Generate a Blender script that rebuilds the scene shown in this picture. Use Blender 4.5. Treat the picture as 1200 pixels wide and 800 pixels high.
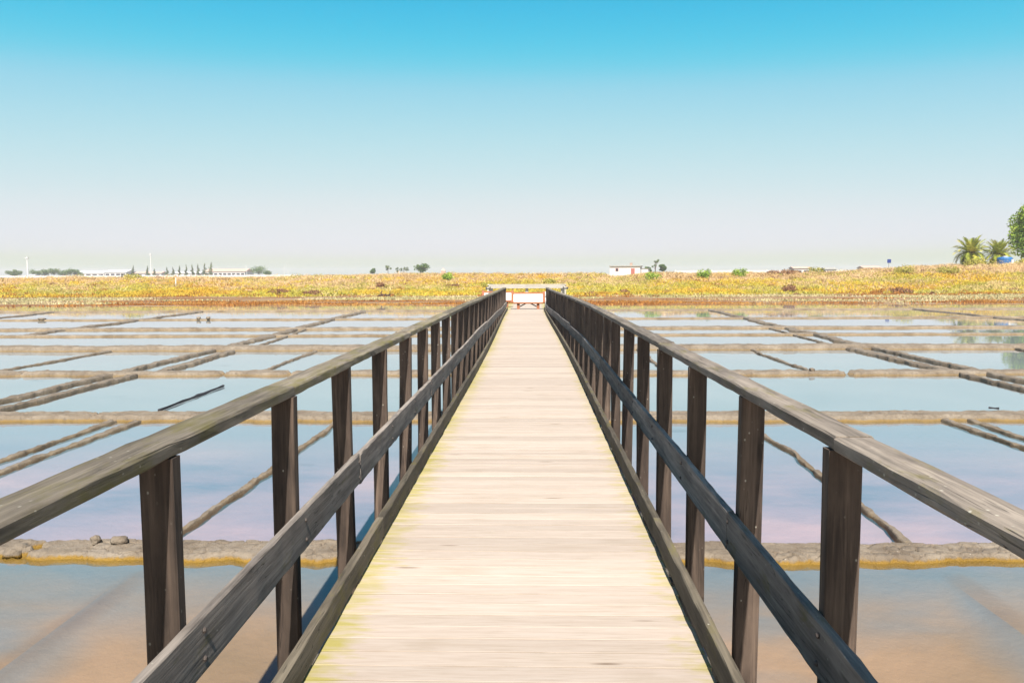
import bpy, math, random
import numpy as np
from mathutils import Vector, Matrix, Euler

R = math.radians
for o in list(bpy.data.objects):
    bpy.data.objects.remove(o, do_unlink=True)
scene = bpy.context.scene
COL = scene.collection

# ------------------------------------------------------------------ camera
CAM_H = 1.6
cam_d = bpy.data.cameras.new('camera')
cam_d.sensor_width = 36.0
cam_d.lens = 28.0
cam_d.clip_start = 0.05
cam_d.clip_end = 12000.0
cam = bpy.data.objects.new('camera', cam_d)
COL.objects.link(cam)
cam.location = (0, 0, CAM_H)
q = Euler((R(90 - 4.78), 0, R(1.47)), 'XYZ').to_quaternion() @ Euler((0, 0, R(-0.22))).to_quaternion()
cam.rotation_mode = 'QUATERNION'
cam.rotation_quaternion = q
scene.camera = cam

# ------------------------------------------------------------------ sky and sun
SUN_EL = R(52)
SUN_AZ = 0.10            # small turn from straight behind the camera towards its right
sun_vec = Vector((math.sin(SUN_AZ) * math.cos(SUN_EL), -math.cos(SUN_AZ) * math.cos(SUN_EL), math.sin(SUN_EL)))
world = bpy.data.worlds.new('World')
scene.world = world
world.use_nodes = True
wn = world.node_tree.nodes
wl = world.node_tree.links
wn.clear()
sky = wn.new('ShaderNodeTexSky')
sky.sky_type = 'NISHITA'
sky.sun_disc = False
sky.sun_elevation = SUN_EL
sky.sun_rotation = math.pi - SUN_AZ
sky.altitude = 0
sky.air_density = 1.0
sky.dust_density = 1.2
sky.ozone_density = 1.0
EXPOSURE = 1.35
SKY_STRENGTH = 0.08
K_SKY = SKY_STRENGTH * 2**0.35
# one tone curve for the whole dome: the deep cyan and pale horizon of the photograph's grade
wpre = wn.new('ShaderNodeMix'); wpre.data_type = 'RGBA'; wpre.blend_type = 'MULTIPLY'
wpre.inputs[0].default_value = 1.0; wpre.inputs[7].default_value = (K_SKY, K_SKY, K_SKY, 1)
wcur = wn.new('ShaderNodeRGBCurve')
cm = wcur.mapping
cm.use_clip = False
for ch, pts in ((0, [(0.15, 0.025), (0.2, 0.075), (0.264, 0.33), (0.404, 0.605), (0.535, 0.77), (1.0, 0.86)]),
                (1, [(0.15, 0.10), (0.22, 0.29), (0.3, 0.54), (0.387, 0.67), (0.54, 0.775), (1.0, 0.86)]),
                (2, [(0.2, 0.22), (0.35, 0.55), (0.465, 0.79), (0.65, 0.82), (1.0, 0.85)])):
    c = cm.curves[ch]
    c.points[1].location = pts[-1]
    for p in pts[:-1]: c.points.new(*p)
cm.update()
wpost = wn.new('ShaderNodeMix'); wpost.data_type = 'RGBA'; wpost.blend_type = 'MULTIPLY'
wpost.inputs[0].default_value = 1.0
kk = 1.0/(SKY_STRENGTH * 2**EXPOSURE); wpost.inputs[7].default_value = (kk, kk, kk, 1)
wbg = wn.new('ShaderNodeBackground')
wbg.inputs['Strength'].default_value = SKY_STRENGTH
wout = wn.new('ShaderNodeOutputWorld')
wl.new(sky.outputs[0], wpre.inputs[6])
wl.new(wpre.outputs[2], wcur.inputs['Color'])
wl.new(wcur.outputs[0], wpost.inputs[6])
wl.new(wpost.outputs[2], wbg.inputs['Color'])
wl.new(wbg.outputs[0], wout.inputs['Surface'])

sun_d = bpy.data.lights.new('sun', 'SUN')
sun_d.energy = 5.0
sun_d.angle = R(0.5)
sun_d.color = (1.0, 0.93, 0.84)
sun = bpy.data.objects.new('sun', sun_d)
COL.objects.link(sun)
sun.location = sun_vec * 60
sun.rotation_euler = sun_vec.to_track_quat('Z', 'Y').to_euler()

scene.view_settings.view_transform = 'Standard'
scene.view_settings.look = 'None'
scene.view_settings.gamma = 1.0
scene.view_settings.use_curve_mapping = False
scene.view_settings.exposure = EXPOSURE
scene.render.engine = 'CYCLES'
scene.cycles.max_bounces = 8
scene.cycles.transparent_max_bounces = 12
scene.cycles.volume_bounces = 1

# ------------------------------------------------------------------ helpers
def tag(o, label=None, cat=None, group=None, kind=None):
    if label: o['label'] = label
    if cat: o['category'] = cat
    if group: o['group'] = group
    if kind: o['kind'] = kind
    return o

def empty(name, loc=(0, 0, 0), rz=0.0):
    o = bpy.data.objects.new(name, None)
    o.empty_display_size = 0.2
    COL.objects.link(o)
    o.location = loc
    o.rotation_euler = (0, 0, rz)
    return o

def link(name, me, mat=None, parent=None, loc=(0, 0, 0), rot=(0, 0, 0), scale=None):
    o = bpy.data.objects.new(name, me)
    COL.objects.link(o)
    if mat is not None and len(me.materials) == 0:
        me.materials.append(mat)
    o.location = loc
    o.rotation_euler = rot
    if scale is not None: o.scale = scale
    if parent is not None: o.parent = parent
    return o

class MB:
    """collects vertices and faces of one mesh"""
    def __init__(s):
        s.v = []; s.f = []; s.m = []
    def add(s, vs, fs, m=0):
        n = len(s.v)
        s.v += [tuple(v) for v in vs]
        s.f += [tuple(i + n for i in f) for f in fs]
        s.m += [m] * len(fs)
    def box(s, x0, x1, y0, y1, z0, z1, m=0):
        s.add([(x0,y0,z0),(x1,y0,z0),(x1,y1,z0),(x0,y1,z0),(x0,y0,z1),(x1,y0,z1),(x1,y1,z1),(x0,y1,z1)],
              [(0,3,2,1),(4,5,6,7),(0,1,5,4),(1,2,6,5),(2,3,7,6),(3,0,4,7)], m)
    def bar(s, a, b, w, h, m=0, up=(0, 0, 1)):
        a = Vector(a); b = Vector(b); d = (b - a).normalized()
        u = Vector(up)
        if abs(d.dot(u)) > 0.95: u = Vector((0, 1, 0))
        r = d.cross(u).normalized(); u2 = r.cross(d).normalized()
        vs = []
        for p in (a, b):
            for sr, su in ((-1,-1),(1,-1),(1,1),(-1,1)):
                vs.append(p + r * (w/2*sr) + u2 * (h/2*su))
        s.add(vs, [(0,1,2,3),(7,6,5,4),(0,4,5,1),(1,5,6,2),(2,6,7,3),(3,7,4,0)], m)
    def tube(s, pts, radii, n=8, m=0, cap=True):
        pts = [Vector(p) for p in pts]
        rings = []
        for i, p in enumerate(pts):
            d = (pts[min(i+1, len(pts)-1)] - pts[max(i-1, 0)]).normalized()
            u = Vector((0, 0, 1)) if abs(d.z) < 0.9 else Vector((1, 0, 0))
            a = d.cross(u).normalized(); b = a.cross(d).normalized()
            rings.append([p + a*math.cos(2*math.pi*k/n)*radii[i] + b*math.sin(2*math.pi*k/n)*radii[i] for k in range(n)])
        vs = [v for r in rings for v in r]
        fs = []
        for i in range(len(pts)-1):
            for k in range(n):
                k2 = (k+1) % n
                fs.append((i*n+k, (i+1)*n+k, (i+1)*n+k2, i*n+k2))
        if cap:
            fs.append(tuple(range(n))); fs.append(tuple((len(pts)-1)*n+k for k in reversed(range(n))))
        s.add(vs, fs, m)
    def mesh(s, name, mats=(), smooth=False):
        me = bpy.data.meshes.new(name)
        me.from_pydata(s.v, [], s.f)
        for mt in mats: me.materials.append(mt)
        if len(mats) > 1: me.polygons.foreach_set('material_index', s.m)
        if smooth: me.polygons.foreach_set('use_smooth', [True]*len(s.f))
        me.update()
        return me
    def build(s, name, mat, parent=None, loc=(0,0,0), rot=(0,0,0), smooth=False):
        mats = mat if isinstance(mat, (list, tuple)) else (mat,)
        return link(name, s.mesh(name, mats, smooth), None, parent, loc, rot)

def np_mesh(name, V, F, mat, smooth=False):
    """V (n,3) floats, F (m,k) ints with k = 3 or 4"""
    me = bpy.data.meshes.new(name)
    V = np.asarray(V, np.float32); F = np.asarray(F, np.int32)
    k = F.shape[1]
    me.vertices.add(len(V)); me.vertices.foreach_set('co', V.ravel())
    me.loops.add(F.size); me.loops.foreach_set('vertex_index', F.ravel())
    me.polygons.add(len(F))
    me.polygons.foreach_set('loop_start', np.arange(0, F.size, k, dtype=np.int32))
    me.polygons.foreach_set('loop_total', np.full(len(F), k, np.int32))
    if smooth: me.polygons.foreach_set('use_smooth', np.ones(len(F), bool))
    me.materials.append(mat)
    me.update(calc_edges=True)
    me.validate()
    return me

# value noise in numpy
_rs = np.random.RandomState(7)
_tab = _rs.rand(256, 256)
def vnoise(x, y):
    x = np.asarray(x, float); y = np.asarray(y, float)
    xi = np.floor(x).astype(int); yi = np.floor(y).astype(int)
    fx = x - xi; fy = y - yi
    fx = fx*fx*(3-2*fx); fy = fy*fy*(3-2*fy)
    a = _tab[xi % 256, yi % 256]; b = _tab[(xi+1) % 256, yi % 256]
    c = _tab[xi % 256, (yi+1) % 256]; d = _tab[(xi+1) % 256, (yi+1) % 256]
    return (a*(1-fx)+b*fx)*(1-fy) + (c*(1-fx)+d*fx)*fy
def fbm(x, y, o=4):
    s = 0; a = 0.5; t = 0
    for k in range(o):
        s = s + a*vnoise(x*2**k + 13.7*k, y*2**k + 5.1*k); t += a; a *= 0.5
    return s/t
def sstep(a, b, x):
    t = np.clip((np.asarray(x, float)-a)/(b-a), 0, 1)
    return t*t*(3-2*t)

# ------------------------------------------------------------------ materials
class NT:
    def __init__(s, name):
        s.mat = bpy.data.materials.new(name); s.mat.use_nodes = True
        s.n = s.mat.node_tree.nodes; s.l = s.mat.node_tree.links
        s.k = 0.44
        s.bsdf = s.n['Principled BSDF']; s.out = s.n['Material Output']
    def new(s, t, **kw):
        nd = s.n.new(t)
        for k, v in kw.items():
            if k in nd.inputs.keys(): s.set(nd.inputs[k], v)
            else: setattr(nd, k, v)
        return nd
    def set(s, inp, v):
        if isinstance(v, bpy.types.NodeSocket): s.l.new(v, inp)
        else: inp.default_value = v
    def coord(s, which='Object'):
        return s.new('ShaderNodeTexCoord').outputs[which]
    def pos(s):
        return s.new('ShaderNodeNewGeometry').outputs['Position']
    def rand(s):
        return s.new('ShaderNodeObjectInfo').outputs['Random']
    def island(s):
        return s.new('ShaderNodeNewGeometry').outputs['Random Per Island']
    def mapping(s, vec, scale=(1,1,1), loc=None):
        m = s.new('ShaderNodeMapping')
        s.l.new(vec, m.inputs['Vector']); s.set(m.inputs['Scale'], scale)
        if loc is not None: s.set(m.inputs['Location'], loc)
        return m.outputs[0]
    def noise(s, vec, scale=5, detail=4, rough=0.5, dist=0.0):
        t = s.new('ShaderNodeTexNoise')
        s.l.new(vec, t.inputs['Vector'])
        t.inputs['Scale'].default_value = scale; t.inputs['Detail'].default_value = detail
        t.inputs['Roughness'].default_value = rough; t.inputs['Distortion'].default_value = dist
        return t.outputs['Fac']
    def voro(s, vec, scale=5, feature='F1', out='Distance'):
        t = s.new('ShaderNodeTexVoronoi', feature=feature)
        s.l.new(vec, t.inputs['Vector']); t.inputs['Scale'].default_value = scale
        return t.outputs[out]
    def ramp(s, fac, stops, interp='LINEAR'):
        r = s.new('ShaderNodeValToRGB'); r.color_ramp.interpolation = interp
        e = r.color_ramp.elements
        while len(e) < len(stops): e.new(0.5)
        for el, (p, c) in zip(e, stops):
            el.position = p
            el.color = (c, c, c, 1) if isinstance(c, (int, float)) else tuple(c) + (1,)
        s.set(r.inputs['Fac'], fac)
        return r.outputs['Color']
    def mix(s, fac, a, b, mode='MIX'):
        m = s.new('ShaderNodeMix', data_type='RGBA', blend_type=mode)
        s.set(m.inputs[0], fac)
        for i, c in ((6, a), (7, b)):
            if isinstance(c, bpy.types.NodeSocket): s.l.new(c, m.inputs[i])
            else: m.inputs[i].default_value = tuple(c) + (1,) if len(c) == 3 else c
        return m.outputs[2]
    def math(s, op, a, b=None, c=None, clamp=False):
        m = s.new('ShaderNodeMath', operation=op, use_clamp=clamp)
        for i, v in enumerate((a, b, c)):
            if v is not None: s.set(m.inputs[i], v)
        return m.outputs[0]
    def sep(s, vec):
        n = s.new('ShaderNodeSeparateXYZ'); s.l.new(vec, n.inputs[0]); return n.outputs
    def comb(s, x=0.0, y=0.0, z=0.0):
        n = s.new('ShaderNodeCombineXYZ')
        for i, v in enumerate((x, y, z)): s.set(n.inputs[i], v)
        return n.outputs[0]
    def bump(s, h, strength=0.3, dist=0.01, normal=None):
        b = s.new('ShaderNodeBump'); b.inputs['Strength'].default_value = strength
        b.inputs['Distance'].default_value = dist; s.l.new(h, b.inputs['Height'])
        if normal is not None: s.l.new(normal, b.inputs['Normal'])
        return b.outputs[0]
    def alb(s, color, k=None):
        k = k or s.k
        if isinstance(color, bpy.types.NodeSocket): return s.mix(1.0, color, (k, k, k), 'MULTIPLY')
        return tuple(c*k for c in color)
    def fin(s, color, rough=0.8, normal=None, spec=0.3):
        color = s.alb(color)
        s.set(s.bsdf.inputs['Base Color'], color if isinstance(color, bpy.types.NodeSocket) else tuple(color) + (1,))
        s.set(s.bsdf.inputs['Roughness'], rough)
        s.set(s.bsdf.inputs['Specular IOR Level'], spec)
        if normal is not None: s.l.new(normal, s.bsdf.inputs['Normal'])
        return s.mat

def wood_mat(name, dark, mid, light, moss=0.0, mosscol=(0.22, 0.19, 0.04), bump=0.5, rough=0.85, tone=0.25):
    """weathered board whose long axis is its local X"""
    t = NT(name)
    rnd = t.rand()
    off = t.comb(t.math('MULTIPLY', rnd, 57.0), t.math('MULTIPLY', rnd, 31.0), t.math('MULTIPLY', rnd, 17.0))
    co = t.coord('Object')
    g = t.mapping(co, (1.1, 26, 26), off)
    n1 = t.noise(g, 1.0, 6, 0.62, 0.6)
    n2 = t.noise(t.mapping(co, (3.5, 110, 110), off), 1.0, 3, 0.6)
    col = t.ramp(n1, [(0.28, dark), (0.5, mid), (0.72, light)])
    col = t.mix(t.math('MULTIPLY', t.math('SUBTRACT', n2, 0.35, clamp=True), 1.6, clamp=True), col, dark, 'MIX')
    # weather blotches
    b1 = t.noise(t.mapping(co, (2.2, 7, 7), off), 1.0, 5, 0.65)
    col = t.mix(t.ramp(b1, [(0.35, 0.0), (0.75, 0.55)]), col, light)
    # splits along the grain
    cr = t.noise(t.mapping(co, (0.9, 34, 34), off), 1.0, 2, 0.4, 1.2)
    crk = t.ramp(cr, [(0.485, 0.0), (0.5, 1.0), (0.515, 0.0)])
    crm = t.math('MULTIPLY', crk, t.ramp(t.noise(t.mapping(co, (1.3, 4, 4), off), 1.0, 2), [(0.48, 0.0), (0.6, 1.0)]))
    col = t.mix(t.math('MULTIPLY', crm, 0.8), col, tuple(c*0.25 for c in dark))
    # knots
    kd = t.voro(t.mapping(co, (2.0, 12, 12), off), 1.0)
    kn = t.ramp(kd, [(0.05, 1.0), (0.16, 0.0)])
    col = t.mix(t.math('MULTIPLY', kn, 0.6), col, tuple(c*0.45 for c in dark))
    if moss > 0:
        mn = t.noise(t.mapping(co, (3.0, 9, 9), off), 1.0, 6, 0.7)
        mf = t.ramp(mn, [(0.62 - 0.22*moss, 0.0), (0.78 - 0.15*moss, 0.8)])
        col = t.mix(mf, col, mosscol)
    # lichen flecks
    fl = t.ramp(t.voro(t.mapping(co, (19, 26, 26), off), 1.0), [(0.07, 1.0), (0.14, 0.0)])
    fm = t.ramp(t.noise(t.mapping(co, (5, 5, 5), off), 1.0, 3), [(0.5, 0.0), (0.62, 0.85)])
    col = t.mix(t.math('MULTIPLY', fl, fm), col, (0.62, 0.58, 0.48))
    v = t.math('ADD', t.math('MULTIPLY', rnd, 2*tone), 1.0 - tone)
    col = t.mix(1.0, col, t.comb(v, v, v), 'MULTIPLY')
    h = t.math('SUBTRACT', t.math('ADD', t.math('MULTIPLY', n1, 0.6), t.math('MULTIPLY', n2, 0.4)), t.math('MULTIPLY', crm, 1.2))
    return t.fin(col, rough, t.bump(h, bump, 0.006), 0.25)

M = {}
M['rail_left'] = wood_mat('weathered_rail_mossy', (0.075, 0.06, 0.045), (0.24, 0.20, 0.15), (0.54, 0.46, 0.36), moss=0.75)
M['rail_right'] = wood_mat('weathered_rail_grey', (0.07, 0.058, 0.05), (0.26, 0.215, 0.175), (0.58, 0.49, 0.40), moss=0.35)
M['mid_rail'] = wood_mat('weathered_mid_rail', (0.10, 0.086, 0.077), (0.31, 0.265, 0.23), (0.70, 0.61, 0.53), moss=0.2)
M['post'] = wood_mat('post_timber', (0.03, 0.022, 0.018), (0.088, 0.062, 0.048), (0.25, 0.18, 0.135), moss=0.0, bump=0.35)
M['kerb'] = wood_mat('kerb_timber', (0.06, 0.05, 0.036), (0.145, 0.12, 0.088), (0.30, 0.255, 0.185), moss=0.45)
M['beam'] = wood_mat('beam_timber', (0.07, 0.06, 0.05), (0.13, 0.115, 0.10), (0.2, 0.18, 0.155))
M['pale_timber'] = wood_mat('pale_timber', (0.55, 0.50, 0.44), (0.68, 0.63, 0.56), (0.76, 0.72, 0.66), bump=0.1, tone=0.08)
M['orange_timber'] = wood_mat('orange_stained_timber', (0.40, 0.13, 0.06), (0.54, 0.19, 0.09), (0.62, 0.27, 0.14), bump=0.15, tone=0.08)

def deck_mat():
    t = NT('pale_deck_boards'); t.k = 0.475
    rnd = t.rand()
    off = t.comb(t.math('MULTIPLY', rnd, 61.0), t.math('MULTIPLY', rnd, 37.0), t.math('MULTIPLY', rnd, 11.0))
    co = t.coord('Object')
    n1 = t.noise(t.mapping(co, (1.6, 34, 34), off), 1.0, 6, 0.65, 0.5)
    n2 = t.noise(t.mapping(co, (5, 130, 130), off), 1.0, 3, 0.6)
    col = t.ramp(n1, [(0.25, (0.57, 0.465, 0.385)), (0.48, (0.655, 0.55, 0.465)), (0.7, (0.69, 0.59, 0.51))])
    col = t.mix(t.math('MULTIPLY', t.math('SUBTRACT', n2, 0.48, clamp=True), 1.6, clamp=True), col, (0.37, 0.29, 0.2))
    bl = t.noise(t.mapping(co, (1.7, 5, 5), off), 1.0, 4, 0.6)
    col = t.mix(t.ramp(bl, [(0.5, 0.0), (0.75, 0.35)]), col, (0.45, 0.36, 0.25))
    kd = t.voro(t.mapping(co, (1.5, 9, 9), off), 1.0)
    kn = t.math('MULTIPLY', t.ramp(kd, [(0.05, 1.0), (0.13, 0.0)]), t.ramp(t.noise(t.mapping(co, (0.8, 2, 2), off), 1.0, 1), [(0.5, 0.0), (0.56, 1.0)]))
    col = t.mix(t.math('MULTIPLY', kn, 0.75), col, (0.2, 0.13, 0.08))
    # yellow algae along the board ends
    x = t.sep(co)[0]
    e = t.math('ADD', t.math('ABSOLUTE', t.math('SUBTRACT', x, 0.035)), t.math('MULTIPLY', t.math('SUBTRACT', t.noise(t.mapping(co, (7, 22, 22), off), 1.0, 4), 0.5), 0.55))
    ef = t.ramp(e, [(0.68, 0.0), (0.87, 0.85)])
    wy = t.noise(t.mapping(t.pos(), (0.1, 0.55, 0.1)), 1.0, 2)
    ef = t.math('MULTIPLY', ef, t.ramp(wy, [(0.3, 0.45), (0.55, 1.0)]))
    col = t.mix(ef, col, (0.50, 0.44, 0.10))
    v = t.math('ADD', t.math('MULTIPLY', rnd, 0.22), 0.87)
    col = t.mix(1.0, col, t.comb(v, v, v), 'MULTIPLY')
    h = t.math('ADD', t.math('MULTIPLY', n1, 0.5), t.math('MULTIPLY', n2, 0.5))
    return t.fin(col, 0.8, t.bump(h, 0.45, 0.005), 0.2)
M['deck'] = deck_mat()

def mud_mat(name='dried_mud', wetk=1.0, dark=1.0):
    t = NT(name); t.k = 0.42*dark
    p = t.pos()
    n = t.noise(p, 2.3, 6, 0.65)
    n2 = t.noise(p, 19, 5, 0.7)
    col = t.ramp(n, [(0.3, (0.22, 0.17, 0.125)), (0.5, (0.35, 0.285, 0.215)), (0.7, (0.46, 0.39, 0.31))])
    col = t.mix(t.ramp(n2, [(0.5, 0.0), (0.72, 0.6)]), col, (0.13, 0.095, 0.065))
    sp = t.ramp(t.voro(p, 24), [(0.08, 1.0), (0.14, 0.0)])
    sm = t.ramp(t.noise(p, 3.1, 3), [(0.52, 0.0), (0.62, 0.9)])
    col = t.mix(t.math('MULTIPLY', sp, sm), col, (0.66, 0.60, 0.52))      # salt and shell flecks
    z = t.sep(p)[2]; y_ = t.sep(p)[1]
    zz = t.math('ADD', z, t.math('MULTIPLY', t.math('SUBTRACT', n2, 0.5), 0.055))
    near = t.math('SUBTRACT', 1.0, t.math('MULTIPLY', t.math('SUBTRACT', y_, 8.0), 0.12, clamp=True))
    wet = t.ramp(t.math('MULTIPLY_ADD', zz, 5.0, 3.5), [(0.56, 1.0), (0.65, 0.0)])   # ochre tide band near z = -0.6
    wet = t.math('MULTIPLY', wet, t.math('MULTIPLY_ADD', near, 0.6*wetk, 0.4*wetk))
    col = t.mix(wet, col, t.mix(n, (0.27, 0.145, 0.015), (0.50, 0.30, 0.04)))
    rough = t.math('SUBTRACT', 0.95, t.math('MULTIPLY', wet, 0.35))
    h = t.math('ADD', t.math('MULTIPLY', n2, 0.6), t.math('MULTIPLY', t.noise(p, 70, 4, 0.7), 0.4))
    return t.fin(col, rough, t.bump(h, 0.8, 0.03), 0.25)
M['mud'] = mud_mat()
M['ridge_mud'] = mud_mat('damp_ridge_mud', 0.3, 0.9)

def ground_mat():
    t = NT('salt_marsh_ground'); t.k = 0.475
    p = t.pos()
    s = t.sep(p); y = s[1]
    n = t.noise(p, 0.35, 6, 0.6); n2 = t.noise(t.mapping(p, (0.12, 0.6, 0.3)), 1.0, 5, 0.6); n3 = t.noise(p, 4.0, 5, 0.65)
    # bed of the pans: ochre silt, pink-violet brine crust in the second row
    silt = t.ramp(n, [(0.3, (0.40, 0.27, 0.15)), (0.5, (0.56, 0.365, 0.215)), (0.7, (0.66, 0.43, 0.28))])
    # bed colour turns blue-grey towards the dike and beside the drowned ridges
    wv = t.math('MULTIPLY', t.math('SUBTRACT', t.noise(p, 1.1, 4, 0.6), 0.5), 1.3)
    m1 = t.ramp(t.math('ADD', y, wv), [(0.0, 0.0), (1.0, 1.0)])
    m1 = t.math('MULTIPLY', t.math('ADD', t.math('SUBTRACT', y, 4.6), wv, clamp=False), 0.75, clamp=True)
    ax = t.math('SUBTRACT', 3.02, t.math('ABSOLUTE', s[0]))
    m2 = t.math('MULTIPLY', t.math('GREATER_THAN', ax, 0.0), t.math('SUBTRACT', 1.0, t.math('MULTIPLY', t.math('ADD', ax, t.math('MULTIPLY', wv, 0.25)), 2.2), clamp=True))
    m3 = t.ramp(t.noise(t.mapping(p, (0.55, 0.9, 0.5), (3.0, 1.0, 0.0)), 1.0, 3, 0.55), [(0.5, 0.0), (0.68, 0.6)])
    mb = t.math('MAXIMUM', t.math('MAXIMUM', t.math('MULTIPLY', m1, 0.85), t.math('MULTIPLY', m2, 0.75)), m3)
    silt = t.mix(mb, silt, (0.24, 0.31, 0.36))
    n4 = t.noise(t.mapping(p, (0.35, 0.8, 0.4)), 1.0, 4, 0.6)
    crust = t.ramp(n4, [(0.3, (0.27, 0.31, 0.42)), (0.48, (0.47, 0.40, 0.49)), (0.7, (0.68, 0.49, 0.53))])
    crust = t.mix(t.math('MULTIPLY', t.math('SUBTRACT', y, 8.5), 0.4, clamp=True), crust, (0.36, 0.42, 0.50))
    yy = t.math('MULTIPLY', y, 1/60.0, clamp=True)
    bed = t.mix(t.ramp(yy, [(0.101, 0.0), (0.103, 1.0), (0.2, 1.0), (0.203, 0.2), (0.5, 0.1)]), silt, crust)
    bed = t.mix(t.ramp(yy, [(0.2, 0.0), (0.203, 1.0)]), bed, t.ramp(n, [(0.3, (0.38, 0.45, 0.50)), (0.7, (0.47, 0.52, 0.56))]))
    spot = t.ramp(t.noise(t.mapping(p, (0.5, 0.9, 0.5)), 1.0, 3, 0.6), [(0.66, 0.0), (0.74, 0.5)])
    bed = t.mix(spot, bed, (0.13, 0.17, 0.2))
    # bank
    mud = t.ramp(n2, [(0.35, (0.24, 0.10, 0.03)), (0.5, (0.34, 0.19, 0.08)), (0.64, (0.46, 0.36, 0.23))])
    grass = t.ramp(n, [(0.3, (0.58, 0.38, 0.13)), (0.5, (0.66, 0.46, 0.22)), (0.7, (0.56, 0.46, 0.12))])
    grass = t.mix(t.ramp(n3, [(0.4, 0.5), (0.62, 0.0)]), grass, (0.25, 0.14, 0.05))
    z = s[2]
    bank = t.mix(t.ramp(t.math('MULTIPLY_ADD', z, 1.0, 0.6), [(0.3, 0.0), (0.45, 1.0)]), mud, grass)
    col = t.mix(t.ramp(t.math('MULTIPLY_ADD', z, 5.0, 3.6), [(0.46, 0.0), (0.6, 1.0)]), bed, bank)
    far = t.ramp(t.math('MULTIPLY', y, 1/400.0, clamp=True), [(0.25, 0.0), (0.6, 1.0)])
    col = t.mix(far, col, t.ramp(n, [(0.35, (0.36, 0.30, 0.16)), (0.6, (0.42, 0.36, 0.24))]))
    return t.fin(col, 0.95, t.bump(n3, 0.4, 0.05), 0.2)
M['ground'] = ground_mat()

def water_mat():
    t = NT('still_brine')
    p = t.pos()
    h = t.noise(t.mapping(p, (1.0, 1.6, 1.0)), 1.5, 3, 0.5)
    nrm = t.bump(h, 0.06, 0.02)
    fr = t.new('ShaderNodeFresnel'); fr.inputs['IOR'].default_value = 1.37; t.l.new(nrm, fr.inputs['Normal'])
    tr = t.new('ShaderNodeBsdfTransparent'); tr.inputs['Color'].default_value = (0.86, 0.88, 0.88, 1)
    gl = t.new('ShaderNodeBsdfGlossy'); gl.inputs['Roughness'].default_value = 0.015
    gl.inputs['Color'].default_value = (1, 1, 1, 1); t.l.new(nrm, gl.inputs['Normal'])
    mx = t.new('ShaderNodeMixShader')
    t.l.new(fr.outputs[0], mx.inputs[0]); t.l.new(tr.outputs[0], mx.inputs[1]); t.l.new(gl.outputs[0], mx.inputs[2])
    t.l.new(mx.outputs[0], t.out.inputs['Surface'])
    return t.mat
M['water'] = water_mat()

def veg_mat(name, stops, scale=0.25, trans=0.25, stretch=(1, 1, 1), dark=0.3):
    t = NT(name); t.k = 0.82
    p = t.pos()
    n = t.noise(t.mapping(p, stretch), scale, 4, 0.6)
    isl = t.island()
    f = t.math('ADD', t.math('MULTIPLY', n, 0.88), t.math('MULTIPLY', isl, 0.12))
    col = t.ramp(f, stops)
    v = t.math('MULTIPLY_ADD', isl, dark, 1.0 - dark*0.6)
    col = t.mix(1.0, col, t.comb(v, v, v), 'MULTIPLY')
    t.fin(col, 0.75, None, 0.2)
    if trans > 0:
        tl = t.new('ShaderNodeBsdfTranslucent'); t.l.new(t.alb(col), tl.inputs['Color'])
        mx = t.new('ShaderNodeMixShader'); mx.inputs[0].default_value = trans
        t.l.new(t.bsdf.outputs[0], mx.inputs[1]); t.l.new(tl.outputs[0], mx.inputs[2])
        t.l.new(mx.outputs[0], t.out.inputs['Surface'])
    return t.mat
M['marsh_grass'] = veg_mat('yellow_marsh_grass', [(0.34, (0.62, 0.36, 0.05)), (0.43, (0.80, 0.55, 0.06)), (0.50, (0.78, 0.62, 0.09)), (0.56, (0.50, 0.50, 0.07)), (0.64, (0.78, 0.62, 0.28))], 0.13, trans=0.45, stretch=(0.6, 1.3, 1))
M['straw'] = veg_mat('dry_straw_grass', [(0.3, (0.52, 0.33, 0.12)), (0.45, (0.76, 0.55, 0.28)), (0.55, (0.80, 0.58, 0.36)), (0.64, (0.66, 0.56, 0.12))], 0.16, trans=0.45, stretch=(0.6, 1.2, 1))
M['glasswort'] = veg_mat('red_glasswort', [(0.32, (0.30, 0.10, 0.025)), (0.5, (0.46, 0.20, 0.04)), (0.66, (0.58, 0.33, 0.09))], 0.3, trans=0.4, stretch=(0.4, 1.5, 1))
M['purslane'] = veg_mat('pale_sea_purslane', [(0.32, (0.46, 0.42, 0.17)), (0.5, (0.62, 0.55, 0.28)), (0.66, (0.70, 0.57, 0.36))], 0.3, trans=0.4, stretch=(0.4, 1.5, 1))
M['bush'] = veg_mat('green_bush_leaf', [(0.35, (0.144, 0.240, 0.032)), (0.55, (0.272, 0.400, 0.048)), (0.7, (0.432, 0.512, 0.080))], 1.2)
M['olive_bush'] = veg_mat('olive_bush_leaf', [(0.35, (0.26, 0.25, 0.05)), (0.55, (0.44, 0.40, 0.08)), (0.7, (0.58, 0.48, 0.12))], 1.2)
M['brown_bush'] = veg_mat('brown_bush_leaf', [(0.35, (0.18, 0.08, 0.045)), (0.55, (0.30, 0.16, 0.08)), (0.7, (0.42, 0.25, 0.12))], 1.2)
M['leaf'] = veg_mat('dark_green_leaf', [(0.35, (0.06, 0.12, 0.03)), (0.55, (0.12, 0.2, 0.045)), (0.7, (0.2, 0.27, 0.06))], 0.6)
M['leaf_bright'] = veg_mat('fresh_green_leaf', [(0.35, (0.11, 0.20, 0.02)), (0.52, (0.26, 0.38, 0.035)), (0.68, (0.50, 0.52, 0.07))], 0.5)
M['needle'] = veg_mat('grey_green_needle', [(0.35, (0.09, 0.14, 0.06)), (0.6, (0.19, 0.24, 0.09))], 0.6)
M['palm'] = veg_mat('palm_frond', [(0.3, (0.15, 0.20, 0.03)), (0.5, (0.36, 0.40, 0.05)), (0.7, (0.66, 0.52, 0.10))], 0.9)

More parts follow.
